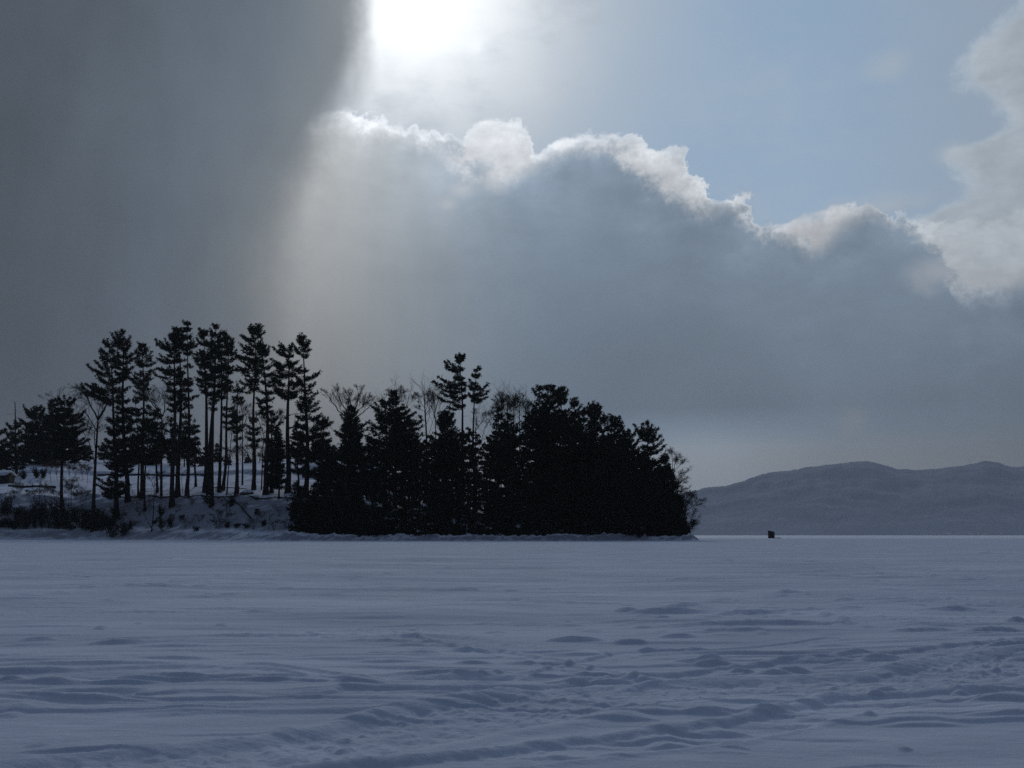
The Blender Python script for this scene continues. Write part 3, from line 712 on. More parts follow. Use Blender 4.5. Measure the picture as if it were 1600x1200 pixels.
pine(216, 208, [(216, 700), (212, 620)], [(620, 209, 215), (635, 203, 222), (660, 200, 226), (690, 203, 226), (712, 205, 220)], 'short dense pine filling the gap below the slim pine', group=LAWN, r=.2)
pine(227, 201, [(228, 720), (233, 636)], [(636, 229, 237), (650, 220, 242), (670, 212, 246), (700, 208, 247), (722, 210, 240)], 'short round-topped pine rooted partway down the bank', group=LAWN, r=.22)
pine(269, 197, [(270, 720), (274, 640), (273, 560), (272, 518)],
     [(518, 268, 276), (528, 260, 280), (538, 252, 281), (548, 250, 282), (556, 262, 282), (564, 251, 280), (575, 252, 284), (588, 250, 287), (600, 258, 290), (620, 262, 288), (640, 264, 286)],
     'tall pine with long boughs swept out to the left, thick stem on the bank crest', extra=[(272, 552, 246, 531), (272, 548, 244, 538), (273, 549, 250, 533), (273, 566, 248, 552), (273, 568, 247, 561), (274, 582, 248, 576), (274, 594, 240, 582)], group=LAWN, r=.45)
pine(277, 200, [(279, 720), (282, 640), (283, 560), (275, 514)],
     [(514, 272, 279), (522, 268, 290), (532, 266, 292), (545, 276, 290), (560, 278, 288), (600, 277, 292), (630, 276, 290)],
     'thinner pine between the left-swept pine and the highest pine', extra=[(282, 534, 271, 512), (282, 540, 265, 523), (283, 545, 270, 534)], group=LAWN, dens=.8, gaps=[(548, 556), (570, 580)])
pine(292, 200, [(293, 720), (296, 640), (294, 560), (293, 502)],
     [(502, 288, 296), (512, 288, 297), (522, 282, 299), (532, 272, 302), (540, 279, 305), (550, 286, 301), (560, 288, 298), (575, 289, 299), (590, 288, 300), (615, 288, 304), (635, 290, 300)],
     'highest pine of the left bank, with a crooked tuft on its tip', extra=[(294, 528, 274, 516), (294, 530, 266, 525), (293, 520, 279, 514), (294, 548, 305, 535), (296, 620, 309, 618), (293, 510, 287, 502)], group=LAWN, r=.36, gaps=[(556, 566), (578, 586)])
for bx, d, tx, ty, sp_, lb in [(245, 214, 246, 640, 13, 'dense rounded pine crown behind the bare oak limbs on the left lawn'), (268, 212, 268, 652, 14, 'dense rounded pine standing behind the thick stem on the crest'),
                           (292, 211, 290, 645, 16, 'dense rounded pine below the highest pine'), (305, 215, 304, 655, 9, 'narrow dense pine right of the round pines on the left lawn')]:
    pine(bx, d, [(bx, 715), (tx, ty)], [(ty, tx - 4, tx + 4), (ty + 15, tx - sp_ * .7, tx + sp_ * .7), (ty + 35, tx - sp_, tx + sp_), (692 + sp_ * .5, tx - sp_, tx + sp_ * 1.1), (698 + sp_, tx - sp_ * .5, tx + sp_ * .6)], lb, group=LAWN, r=.25, dens=.9)
pine(320, 198, [(321, 720), (324, 620), (318, 516)],
     [(516, 314, 321), (526, 307, 330), (540, 309, 335), (552, 307, 335), (565, 303, 333), (580, 306, 330), (600, 306, 332), (612, 312, 332)],
     'pine at the left side of the central clump, with up-curved boughs', extra=[(320, 540, 307, 528), (320, 530, 314, 515), (322, 556, 300, 551), (322, 600, 305, 590)], group=LAWN)
pine(327, 196, [(329, 720), (332, 640), (336, 560), (337, 509)],
     [(509, 334, 340), (520, 326, 345), (532, 320, 348), (545, 316, 348), (560, 318, 350), (580, 316, 350), (600, 314, 348), (615, 318, 346)],
     'broad dark pine forming the peak of the central clump', extra=[(336, 530, 327, 512), (336, 535, 345, 517), (334, 620, 318, 612), (334, 590, 312, 580)], group=LAWN, r=.50)
pine(331, 189, [(332, 740), (334, 690), (333, 640), (329, 600)], [(600, 325, 333), (610, 322, 338), (625, 324, 340), (640, 327, 336)], 'reddish-stemmed pine rooted below the crest in front of the central clump', group=LAWN, r=.38, dens=.6)
pine(342, 197, [(343, 720), (346, 640), (348, 560), (349, 520)],
     [(520, 346, 352), (532, 340, 355), (548, 340, 358), (565, 342, 358), (585, 344, 360), (605, 340, 356), (620, 342, 352)],
     'pine with a straight stem in the right half of the central clump', group=LAWN, r=.33)
pine(348, 199, [(352, 720), (355, 640), (357, 570), (355, 524)],
     [(524, 352, 358), (534, 350, 364), (545, 350, 366), (560, 352, 370), (575, 350, 368), (590, 348, 364), (612, 346, 362), (640, 350, 366), (655, 350, 366), (668, 352, 364)],
     'leaning pine whose stem slants right at the edge of the central clump', extra=[(356, 545, 364, 529), (356, 550, 366, 537), (356, 562, 374, 556), (356, 580, 372, 576)], group=LAWN, gaps=[(616, 634)], r=.3)
pine(369.5, 191, [(370, 720), (371, 650), (371, 598)], [(598, 367, 375), (610, 362, 382), (625, 358, 386), (640, 362, 380), (655, 360, 384), (672, 362, 384), (686, 364, 378)],
     'thin-crowned lower pine with a pale stem left of the twin-topped pine', group=LAWN, dens=.75, r=.36, gaps=[(632, 648)])
pine(396, 197, [(397, 720), (397, 620), (398, 560), (399, 509)],
     [(508, 389, 408), (516, 388, 412), (526, 378, 410), (537, 379, 410), (547, 379, 415), (556, 386, 414), (564, 372, 414), (572, 368, 412), (580, 374, 408), (590, 378, 402), (598, 378, 403), (606, 386, 404)],
     'tall flat-topped pine with boughs reaching far left, fourth clump of the bank', extra=[(397, 560, 362, 549), (397, 563, 366, 556), (397, 574, 365, 577), (397, 578, 370, 572), (398, 604, 375, 596), (398, 530, 413, 518), (398, 528, 388, 510), (398, 535, 376, 524), (398, 552, 377, 538), (398, 612, 378, 612), (399, 520, 393, 507), (399, 518, 404, 508)],
     group=LAWN, r=.36, stubs=5)
pine(395, 198, [(396, 740), (396, 655)], [(655, 392, 400), (668, 384, 410), (680, 386, 408), (695, 388, 404)], 'small tufted young pine at the stem of the flat-topped pine', group=LAWN, r=.12, dens=.8)
pine(415, 188, [(416, 740), (417, 680), (416, 620), (412, 560), (408, 528)],
     [(530, 404, 412), (545, 404, 419), (560, 404, 418), (575, 406, 422), (588, 408, 436), (600, 410, 430), (618, 402, 430), (632, 400, 424), (645, 402, 418)],
     'pine pressed against the right side of the flat-topped pine, thick lower stem', extra=[(412, 556, 419, 541), (414, 592, 442, 586), (415, 594, 438, 594), (416, 628, 400, 630), (416, 640, 402, 648), (416, 660, 408, 640), (417, 668, 438, 642), (417, 672, 440, 660)], group=LAWN, r=.44, stubs=8)
pine(424, 190, [(424, 740), (425, 645)], [(645, 422, 428), (665, 418, 434), (690, 414, 438), (715, 414, 440), (740, 416, 440), (756, 418, 436)], 'dense dark young pine right of the thick stem, low on the bank', group=LAWN, r=.34)
pine(436, 182, [(435, 740), (434, 668)], [(668, 433, 435), (685, 429, 439), (700, 426, 442), (720, 422, 444), (745, 421, 446), (760, 424, 444)], 'small pointed spruce on a thin stem, in front of the dark young pines', name='hemlock_tree', mat=M_SPRUCE, group=LAWN, r=.16, up=.05, step=.4, tl=.4)
pine(450, 188, [(450, 740), (448, 690), (450, 640), (453, 600), (452, 540)],
     [(537, 446, 453), (546, 434, 455), (556, 432, 458), (564, 428, 462), (572, 426, 468), (582, 432, 470), (594, 428, 470), (604, 428, 464), (614, 430, 466), (622, 436, 462)],
     'pine with a thick crooked stem and one dead elbow limb on its right', extra=[(452, 560, 428, 544), (452, 552, 440, 538), (452, 556, 432, 550), (452, 574, 424, 562), (453, 590, 424, 584), (453, 604, 468, 598)], group=LAWN, r=.50, stubs=3)
pine(478, 184, [(479, 740), (480, 690), (478, 620), (476, 565), (470, 522)],
     [(519, 466, 474), (530, 464, 481), (540, 466, 485), (550, 470, 486), (560, 474, 482), (570, 468, 480), (582, 464, 482), (594, 464, 486), (604, 466, 490), (614, 468, 494), (626, 466, 496), (640, 466, 502), (655, 462, 508), (672, 456, 510), (690, 458, 508), (712, 458, 510), (732, 462, 506)],
     'tall pine at the right end of the bank, bare notch below its brushy tip', extra=[(475, 560, 456, 535), (475, 556, 460, 541), (475, 545, 466, 524), (475, 548, 483, 532), (478, 596, 499, 580), (478, 594, 492, 584), (475, 550, 486, 546), (478, 606, 460, 584), (479, 622, 496, 612), (479, 612, 493, 598)], group=LAWN, r=.44, gaps=[(564, 578)])
pine(505, 190, [(505, 740), (505, 652)], [(652, 500, 510), (668, 492, 514), (685, 488, 518), (710, 490, 520), (735, 494, 520)], 'bushy pine in front of the house, left side', r=.22)
pine(466, 196, [(466, 740), (464, 660)], [(660, 460, 468), (680, 454, 474), (705, 452, 478), (735, 454, 478)], 'small dark pine between the crooked pine and the notched pine', r=.2, group=LAWN)

# left-hand woods at the lawn edge
LW = 'pines at the far left edge of the lawn'
pine(99, 208, [(96, 765), (96, 720), (100, 660), (101, 618)], [(618, 96, 108), (630, 92, 114), (645, 88, 119), (655, 86, 126), (668, 84, 128), (682, 84, 131), (700, 82, 132), (714, 84, 130)],
     'broad dark pine with comb-like right boughs, its curved stem on the left bank', extra=[(102, 660, 127, 648), (102, 672, 130, 662), (102, 680, 133, 670), (102, 694, 129, 684), (102, 705, 130, 696), (102, 715, 131, 708)], group=LW, r=.36, dens=1.35)
pine(82, 262, [(82, 700), (81, 624)], [(624, 77, 86), (636, 71, 90), (650, 66, 94), (680, 62, 98), (722, 60, 100)], 'dark pine with a knobby tip immediately left of the broad pine', group=LW, dens=1.35)
pine(60, 264, [(60, 700), (58, 636)], [(636, 53, 64), (646, 44, 74), (656, 41, 78), (670, 38, 82), (690, 36, 84), (722, 36, 84)], 'wide dark pine with up-fanned boughs, centre of the far left woods', dens=1.35, extra=[(58, 655, 40, 645), (58, 662, 34, 660)], group=LW)
pine(92, 266, [(92, 700), (91, 620)], [(620, 87, 94), (640, 84, 98), (660, 80, 102), (714, 78, 104)], 'thin pine spike rising between the knobby pine and the broad pine', group=LW)
pine(23, 240, [(23, 720), (24, 655)], [(655, 19, 28), (664, 12, 34), (672, 6, 38), (690, 8, 38), (705, 4, 42), (716, 2, 44), (730, 4, 40)], 'low pine with layered boughs beneath the dead snag', group=LW)
pine(-6, 236, [(-6, 720), (-4, 672)], [(672, -12, 4), (690, -16, 10), (715, -18, 14), (738, -16, 14)], 'dark pine cut by the left edge of the photo', group=LW)
pine(50, 266, [(50, 700), (50, 658)], [(658, 46, 55), (675, 38, 64), (700, 36, 68), (722, 36, 70)], 'low dark pine filling in under the wide fanned pine at the far left', group=LW, dens=1.3)
pine(74, 266, [(74, 700), (74, 652)], [(652, 70, 79), (672, 62, 88), (700, 60, 92), (722, 60, 92)], 'low dark pine filling in under the knobby pine at the far left', group=LW, dens=1.3)
pine(42, 268, [(42, 700), (42, 668)], [(668, 38, 46), (685, 30, 52), (714, 26, 56)], 'low dark pine left of the fanned pine in the far left woods', group=LW)
pine(112, 268, [(112, 700), (112, 650)], [(650, 108, 116), (670, 100, 124), (714, 98, 128)], 'squat dark pine behind the broad pine of the far left woods', group=LW, dens=1.35)
pine(10, 262, [(10, 720), (8, 690)], [(690, 2, 14), (705, -6, 22), (725, -8, 24)], 'low dark pine hemming the lawn by the left edge', group=LW)
bare(24, 246, [([(24, 700), (24, 640), (23.5, 628)], .26), ([(24, 629), (20, 626)], .05), ([(24, 640), (31, 643)], .03), ([(24, 645), (12, 648)], .03), ([(24, 650), (36, 656)], .03)], 'dead snag with a broken bare pole top at the far left', depth=1, tw=.012, group=LW, kids=2)
bare(90, 272, [([(90, 680), (91, 640)], .18), ([(91, 630), (90, 615), (99, 603)], .08), ([(90, 622), (82, 614), (72, 613)], .06), ([(90, 625), (76, 622), (62, 616)], .06), ([(91, 622), (104, 616), (110, 618)], .06)],
     'bare treetop showing above the knobby pine on the left', depth=3, tw=.012, group=LW)
bare(120, 270, [([(116, 700), (118, 660)], .14), ([(118, 650), (127, 635), (134, 629)], .09), ([(120, 645), (120, 632), (118, 626)], .05)], 'bare tree leaning right behind the comb-boughed pine', depth=3, tw=.012, group=LW)
for bx, ty, w, lb in [(136, 697, 8, 'small round dark tree on the ridge, left of the forked bare tree'), (160, 696, 8, 'small round dark tree on the ridge, right of the forked bare tree')]:
    pine(bx, 275, [(bx, 712), (bx, ty)], [(ty, bx - 3, bx + 3), (ty + 7, bx - w, bx + w), (716, bx - w, bx + w)], lb, group='small dark trees on the lawn ridge', step=.5, r=.15)
bare(147, 199, [([(148, 740), (151, 690), (153, 656)], .42), ([(153, 656), (148, 640), (143, 632), (137, 612), (131, 607)], .18), ([(153, 655), (162, 640), (167, 628), (169, 620)], .30),
                ([(167, 630), (176, 622), (182, 612)], .10), ([(143, 632), (146, 618), (150, 606)], .07), ([(133, 608), (126, 604), (119, 602)], .05), ([(152, 680), (142, 668), (130, 662)], .05),
                ([(152, 676), (160, 670), (168, 668)], .05), ([(151, 690), (140, 676), (128, 672)], .05), ([(137, 614), (130, 618), (124, 614)], .05)],
     'forked bare tree on the bank crest, thick limb bending right', depth=4, tw=.013, upb=.3, spread=.55)
OAKL = [([(252, 740), (252, 700), (253, 655)], .30), ([(253, 655), (244, 635), (232, 615), (222, 600)], .14), ([(253, 655), (248, 640), (240, 612), (236, 600)], .14),
        ([(254, 650), (258, 630), (256, 608), (262, 590)], .12), ([(253, 652), (250, 632), (240, 622), (228, 605)], .08), ([(255, 645), (266, 625), (270, 605)], .08)]
bare(252, 204, OAKL, 'bare oak with arching limbs between the slim pine and the left-swept pine', depth=4, tw=.012, upb=.4)
bare(378, 208, [([(379, 720), (379, 670)], .20), ([(379, 668), (373, 655), (371, 638)], .10), ([(379, 670), (385, 650), (388, 632)], .10), ([(379, 660), (380, 640), (378, 622)], .07)], 'slender bare tree forking between the two middle pine clumps', depth=4, tw=.012, upb=.7)
bare(354, 193, [([(357, 730), (361, 690), (363, 668)], .13), ([(363, 670), (368, 655)], .05), ([(362, 680), (357, 662)], .05)], 'thin leaning bare stem beside the slanting pine', depth=3, tw=.012)
# crooked dead limb
bare(452, 188.5, [([(450, 690), (450, 675)], .10), ([(450, 669), (460, 666), (465, 655), (470, 646)], .20), ([(450, 646), (462, 641), (470, 642)], .07), ([(466, 652), (464, 642)], .08)], 'dead crooked limb bare of needles beside the thick-stemmed pine', depth=2, tw=.012, kids=3)
bare(408, 196, [([(410, 720), (412, 680)], .14), ([(412, 678), (408, 660), (402, 645)], .09), ([(413, 676), (424, 660), (436, 640)], .09), ([(412, 672), (430, 664), (442, 650)], .06)], 'bare tree whose V-shaped limbs show under the flat-topped pine', depth=4, tw=.012)

# centre
bare(548, 196, [([(548, 740), (548, 690), (548, 655)], .36), ([(548, 660), (536, 645), (524, 630), (516, 612)], .16), ([(548, 656), (540, 636), (534, 620), (530, 604)], .15), ([(548, 655), (549, 630), (545, 608)], .15),
                ([(548, 655), (556, 636), (560, 618), (562, 604)], .14), ([(548, 660), (562, 646), (575, 634), (586, 622)], .14), ([(550, 648), (566, 630), (574, 616)], .10), ([(548, 652), (543, 630), (538, 612)], .10)],
     'wide vase-shaped bare oak, largest leafless crown above the house', depth=4, tw=.013, upb=.6, spread=.42)
bare(618, 202, [([(619, 720), (619, 660), (620, 620), (617, 590)], .20), ([(620, 622), (612, 606), (608, 598)], .05), ([(620, 615), (626, 602), (628, 592)], .05), ([(620, 632), (610, 622)], .04)],
     'tall thin bare tree sticking up out of the broad central pine', depth=4, tw=.012, upb=.7, spread=.4)
bare(630, 204, [([(629, 700), (630, 650), (636, 615), (640, 596)], .14), ([(633, 632), (628, 612), (630, 598)], .05), ([(634, 625), (644, 608), (646, 600)], .05)], 'slight bare tree right of the tall thin one', depth=4, tw=.012, upb=.7, spread=.4)
bare(667, 198, [([(667, 720), (667, 680), (664, 640), (663, 600), (664, 588)], .24), ([(664, 640), (674, 622), (678, 610)], .08), ([(664, 622), (656, 606), (652, 594)], .06), ([(664, 615), (670, 600), (672, 590)], .06), ([(664, 632), (654, 622)], .05), ([(665, 655), (656, 646)], .04)],
     'straight bare tree standing alone in the gap left of the bent-topped pine', depth=4, tw=.012, upb=.6, spread=.42)
bare(680, 201, [([(680, 720), (681, 670), (680, 640), (676, 612)], .15), ([(680, 655), (674, 630), (668, 615)], .06), ([(680, 640), (688, 615), (684, 598)], .06), ([(680, 645), (686, 625)], .05)], 'bare tree with curving limbs right beside the bent-topped pine', depth=4, tw=.012, upb=.6)
bare(744, 205, [([(743, 700), (743, 660), (745, 630)], .16), ([(743, 665), (752, 645), (760, 630)], .08), ([(752, 690), (756, 660), (766, 640)], .07), ([(744, 640), (740, 622)], .05)], 'bare tree mixed with the pine of the small knob top', depth=4, tw=.012)
for bx, ty, lb in [(783, 597, 'leftmost and tallest of the brushy bare treetops'), (793, 604, 'second of the brushy bare treetops, between the pole spruce and the black pines'), (803, 608, 'third of the brushy bare treetops from the left'),
                   (812, 606, 'fourth brushy bare treetop, leaning on the black pines'), (824, 607, 'last brushy bare treetop, half hidden by the black pines'), (776, 612, 'low bare tree at the left foot of the brushy treetops')]:
    bare(bx, 200 + bx % 5, [([(bx, 740), (bx, 680), (bx - 1, 640), (bx, ty + 4)], .15), ([(bx, 650), (bx - 5, 625), (bx - 6, ty + 8)], .05), ([(bx, 645), (bx + 4, 622), (bx + 4, ty + 5)], .05), ([(bx, 635), (bx + 1, 615), (bx + 1, ty)], .05)], lb,
         depth=4, tw=.012, upb=.7, spread=.42, group='brushy bare treetops left of the black pines')
C = 'pines in the middle of the point'
pine(540, 178, [(541, 740), (545, 690), (549, 637)], [(637, 546, 553), (648, 538, 559), (658, 534, 563), (668, 530, 570), (682, 528, 570), (700, 530, 570), (722, 532, 564)],
     'dark pyramidal pine in front of the vase-shaped oak', extra=[(549, 672, 578, 659), (549, 680, 576, 668), (548, 660, 533, 648)], group=C, step=.5, r=.28)
pine(601, 180, [(603, 740), (604, 690), (601, 628)], [(628, 597, 606), (636, 586, 618), (645, 582, 632), (655, 578, 646), (664, 580, 656), (672, 574, 658), (682, 576, 655), (696, 582, 648), (712, 586, 640)],
     'widest pine of the centre with fanned boughs drooping to the right', extra=[(606, 665, 658, 656), (606, 672, 661, 666), (606, 655, 648, 645), (603, 644, 580, 634), (603, 640, 594, 628), (604, 642, 634, 636), (605, 650, 640, 640)], group=C, r=.36, dens=1.1)
pine(616, 186, [(617, 740), (616, 610)], [(610, 613, 618), (622, 610, 621), (635, 609, 624), (650, 606, 628), (680, 602, 630), (720, 602, 632)], 'narrow spiky spruce growing out of the widest central pine', name='hemlock_tree', mat=M_SPRUCE, group=C, up=.15, step=.45, tl=.4)
pine(640, 184, [(640, 740), (640, 652)], [(652, 636, 646), (668, 628, 654), (690, 624, 660), (720, 624, 660), (745, 628, 656)], 'dark pine tucked under the right boughs of the widest central pine', group=C)
pine(695, 180, [(696, 740), (695, 640)], [(640, 691, 700), (650, 686, 708), (662, 684, 712), (672, 680, 718), (690, 682, 716), (715, 682, 716), (745, 684, 714)], 'compact star-topped pine at the foot of the bent-topped pine', group=C, step=.5, r=.24)
pine(722, 184, [(723, 740), (724, 690), (722, 620), (718, 585), (720, 556)],
     [(555, 714, 724), (563, 713, 725), (571, 708, 722), (580, 704, 722), (590, 700, 723), (600, 696, 726), (608, 694, 728), (616, 700, 728), (626, 696, 724), (634, 706, 724)],
     'tallest pine of the centre, its top bent and lopsided to the left', extra=[(719, 585, 695, 565), (719, 578, 700, 563), (719, 583, 697, 573), (720, 602, 686, 588), (721, 608, 677, 596), (721, 614, 688, 606), (722, 630, 684, 621), (722, 624, 690, 614), (720, 570, 712, 558), (720, 566, 724, 556), (722, 640, 700, 636), (722, 600, 729, 604)],
     group=C, r=.36, dens=1.1, gaps=[(637, 665)], stubs=5)
pine(741, 184, [(741, 740), (740, 690), (739, 640), (742, 600), (747, 572)],
     [(571, 743, 751), (580, 742, 750), (588, 739, 749), (594, 734, 750), (602, 731, 752), (610, 731, 755), (618, 731, 758), (625, 736, 756)],
     'pine with a small knob top, right partner of the tallest central pine', extra=[(742, 616, 762, 598), (742, 622, 764, 611), (741, 626, 762, 620), (743, 604, 733, 592)], group=C, r=.30, stubs=6)
pine(779, 190, [(779, 740), (779, 638)], [(638, 776, 782), (648, 774, 786), (660, 773, 788), (680, 768, 792), (710, 766, 796), (745, 766, 796)], 'column-like spruce below the brushy bare treetops', name='hemlock_tree', mat=M_SPRUCE, group=C, up=.15)
pine(796, 188, [(796, 740), (794, 648)], [(648, 791, 798), (660, 788, 802), (690, 784, 808), (745, 784, 808)], 'dark spruce wedged between two brushy bare treetops', name='hemlock_tree', mat=M_SPRUCE, group=C, up=.15)

D = 'black pines of the wooded point'
RT = [(843, 178, 605, 832, 856, 'left shoulder pine of the big black crown', ((843, 620, 832, 607),)), (859, 182, 603, 846, 874, 'centre pine of the big black crown with knobby top', ((859, 612, 853, 603), (860, 612, 866, 604))),
      (876, 178, 606, 864, 888, 'right shoulder pine of the big black crown', ((876, 622, 887, 610), (876, 615, 880, 605))), (898, 180, 621, 889, 905, 'spiky pine leaning off the right side of the big black crown', ((896, 640, 901, 622), (896, 645, 908, 634), (896, 640, 893, 624))),
      (912, 184, 640, 903, 922, 'small ragged pine before the gap right of the big black crown', ((908, 655, 913, 640),)),
      (928, 180, 629, 917, 938, 'open-branched pine with a brush top standing free on the skyline', ((928, 650, 917, 637), (928, 648, 938, 636), (928, 645, 922, 633), (928, 646, 934, 631), (928, 655, 939, 645), (928, 652, 914, 644))),
      (943, 182, 649, 934, 952, 'stubby pine just right of the open-branched pine', ()), (961, 178, 652, 948, 972, 'dark pine with upswept right boughs on the descending skyline', ((960, 670, 972, 660), (960, 665, 969, 655), (960, 662, 951, 654), (960, 678, 973, 668))),
      (982, 184, 672, 966, 998, 'flat-crowned pine in the dip of the descending skyline', ()),
      (1011, 176, 660, 996, 1032, 'last tall pine of the point, with splayed star-like top', ((1010, 690, 992, 663), (1010, 685, 1004, 662), (1011, 680, 1011, 660), (1011, 684, 1019, 662), (1012, 688, 1028, 670), (1012, 694, 1033, 680), (1012, 703, 1036, 688), (1012, 712, 1039, 697)))]
for bx, d, ty, l, r_, lb, ex in RT:
    w = (r_ - l) / 2; c = (l + r_) / 2; small = bx in (928,)
    if small: pf = [(ty, bx - 3, bx + 3), (ty + 10, bx - 9, bx + 9), (ty + 18, bx - 11, bx + 10), (ty + 26, bx - 6, bx + 6), (ty + 34, bx - 9, bx + 9), (700, bx - 13, bx + 13), (770, bx - 14, bx + 14)]
    elif bx == 1011: pf = [(664, 1006, 1016), (676, 998, 1026), (688, 996, 1032), (702, 994, 1036), (718, 988, 1042), (740, 984, 1045), (765, 984, 1048), (795, 986, 1050)]
    else: pf = [(ty, bx - 4, bx + 4), (ty + 8, c - w * .8, c + w * .8), (ty + 22, l, r_), (ty + 50, l - 4, r_ + 4), (740, l - 6, r_ + 6), (790, l - 6, r_ + 6)]
    pine(bx, d, [(bx, 760), (bx, ty)], pf, lb, extra=ex, group=D, r=.32, step=.7 if small else 1.05, dens=1.0)
# the rest of the thicket: hemlocks and pines whose tops just reach the skyline
def sky_y(x): return interp(x, [(470, 705), (500, 690), (520, 700), (560, 690), (590, 672), (640, 676), (665, 684), (680, 676), (705, 672), (735, 664), (760, 668), (775, 664), (800, 658), (820, 642), (835, 626), (885, 628), (905, 655), (920, 668), (940, 664), (965, 668), (1000, 692), (1030, 712), (1045, 750), (1056, 790)])
TH = ['dark evergreen in the unbroken thicket of the central point', 'tall evergreen filling the black heart of the right half of the point', 'low shoreline hemlock with branches down to the snow bank along the point']
k = 0
for x0, x1, n in ((500, 830, 26), (830, 1040, 20)):
    for i in range(n):
        bx = x0 + (x1 - x0) * (i + .5) / n + random.uniform(-4, 4); d = random.uniform(178, 200) if i % 2 else random.uniform(174, 184)
        ty = sky_y(bx) + random.uniform(0, 20); w = random.uniform(12, 19)
        wl, wr = w * random.uniform(.6, 1.2), w * random.uniform(.6, 1.2)
        yb = random.uniform(755, 800) if bx < 790 else random.uniform(800, 822)
        pine(bx, d, [(bx, 780), (bx + random.uniform(-2, 2), ty)], [(ty, bx - 2, bx + 2), (ty + 12, bx - wl * .65, bx + wr * .65), (ty + 30, bx - wl, bx + wr), (yb, bx - w, bx + w)], TH[0] if x0 == 500 else TH[1],
             group='evergreens of the central thicket' if x0 == 500 else 'evergreens of the right thicket', name='hemlock_tree', mat=M_SPRUCE, up=.15, step=.8, dens=.75, r=.2, bw=.14)
for i in range(44):
    bx = 488 + (1058 - 488) * (i + .5) / 44 + random.uniform(-4, 4); d = random.uniform(167.2, 171) if bx > 560 else random.uniform(174, 180)
    ty = (775 + random.uniform(-22, 14)) if bx < 800 else (760 + random.uniform(-40, 15)); ty = max(ty, sky_y(bx) + 15); w = random.uniform(8, 13)
    yb = 834 - (4 if bx < 560 else 0)
    pine(bx, d, [(bx, 810), (bx + random.uniform(-2, 2), ty)], [(ty, bx - 2, bx + 2), (ty + 12, bx - w * .6, bx + w * .6), (ty + 30, bx - w, bx + w), (yb, bx - w * 1.1, bx + w * 1.1)], TH[2],
         group='low hemlocks along the shoreline', name='hemlock_tree', mat=M_SPRUCE, up=.12, step=.62, dens=.8, r=.12, tl=.45, bw=.12)
for i, bx in enumerate(np.arange(466, 566, 7.5)):
    bx = bx + random.uniform(-2, 2); ty = random.uniform(752, 782); w = random.uniform(8, 12); d = random.uniform(169, 174)
    pine(bx, d, [(bx, 810), (bx + random.uniform(-2, 2), ty)], [(ty, bx - 2, bx + 2), (ty + 12, bx - w * .6, bx + w * .6), (ty + 30, bx - w, bx + w), (833, bx - w * 1.1, bx + w * 1.1)], 'young hemlock in the dark corner where the thicket meets the open bank, below the house',
         group='young hemlocks below the house', name='hemlock_tree', mat=M_SPRUCE, up=.12, step=.6, dens=.8, r=.12, tl=.42, bw=.11)
# right end of the point
for bx, d, ty, w, lb in [(1046, 177, 728, 9, 'slender hemlock right of the star-topped pine'), (1054, 175, 752, 8, 'second hemlock stepping down towards the tip'), (1062, 172, 776, 8, 'short hemlock nearest the bare brush at the tip'), (1038, 182, 708, 9, 'hemlock just behind the star-topped pine')]:
    pine(bx, d, [(bx, 800), (bx, ty)], [(ty, bx - 2, bx + 2), (ty + 15, bx - w * .6, bx + w * .6), (ty + 38, bx - w, bx + w), (832, bx - w * 1.1, bx + w)], lb, group='hemlocks stepping down to the tip', name='hemlock_tree', mat=M_SPRUCE, up=.15, step=.5, r=.14, tl=.42)
bare(1050, 176, [([(1050, 760), (1051, 720)], .12), ([(1051, 740), (1056, 722), (1062, 712)], .05), ([(1051, 750), (1060, 742), (1071, 738)], .05), ([(1051, 722), (1050, 708), (1047, 700)], .04), ([(1052, 765), (1062, 755), (1068, 752)], .04), ([(1051, 735), (1060, 730), (1066, 722)], .04)],
     'twiggy bare tree poking out of the hemlocks at the right end', depth=4, tw=.012, upb=.3)
bare(1060, 171, [([(1062, 815), (1064, 800)], .13), ([(1063, 812), (1072, 795), (1082, 772)], .09), ([(1064, 812), (1076, 792), (1092, 786)], .07), ([(1062, 820), (1076, 808), (1086, 802)], .06), ([(1062, 825), (1074, 818), (1084, 815)], .05), ([(1070, 800), (1072, 784), (1070, 775)], .05), ([(1078, 782), (1082, 776), (1084, 768)], .04), ([(1061, 826), (1068, 822), (1078, 826)], .04)],
     'leaning bare shrub-tree reaching over the ice at the very tip', depth=4, tw=.013, upb=.15, kids=5)
for bx, d, l, lb in [(1056, 172.5, [(1060, 800), (1066, 782), (1068, 770)], 'dense bare shrub rising between the last hemlocks and the leaning shrub-tree'), (1066, 170.5, [(1070, 822), (1078, 812), (1086, 806)], 'low bare brush spreading to the last stones of the tip'),
                     (1048, 173, [(1052, 770), (1058, 752), (1062, 742)], 'fine-twigged bare tree filling the gap above the last hemlock')]:
    bare(bx, d, [([(bx, l[0][1] + 12)], .10), ([(bx, l[0][1] + 14)] + l, .07), ([(bx, l[0][1] + 14), (bx + 3, l[1][1] + 4), (bx + 2, l[2][1] + 2)], .06), ([(bx, l[0][1] + 16), (bx + 12, l[0][1]), (bx + 18, l[0][1] - 8)], .05), ([(bx, l[0][1] + 10), (bx - 5, l[1][1]), (bx - 6, l[2][1] + 4)], .05)], lb, depth=4, tw=.013, upb=.2)
for bx, dd, w, h, lb in [(1064, 4.5, 1.3, 2.4, 'dark shrub under the leaning bare shrub-tree'), (1056, 4, 1.5, 3.2, 'dark shrub closing the thicket behind the tip'), (1072, 3.6, .9, 1.4, 'last small dark shrub on the tip of the point')]:
    tip_shrubs = locals().get('tip_shrubs', []) + [(bx, 165 + dd, w, h, lb)]
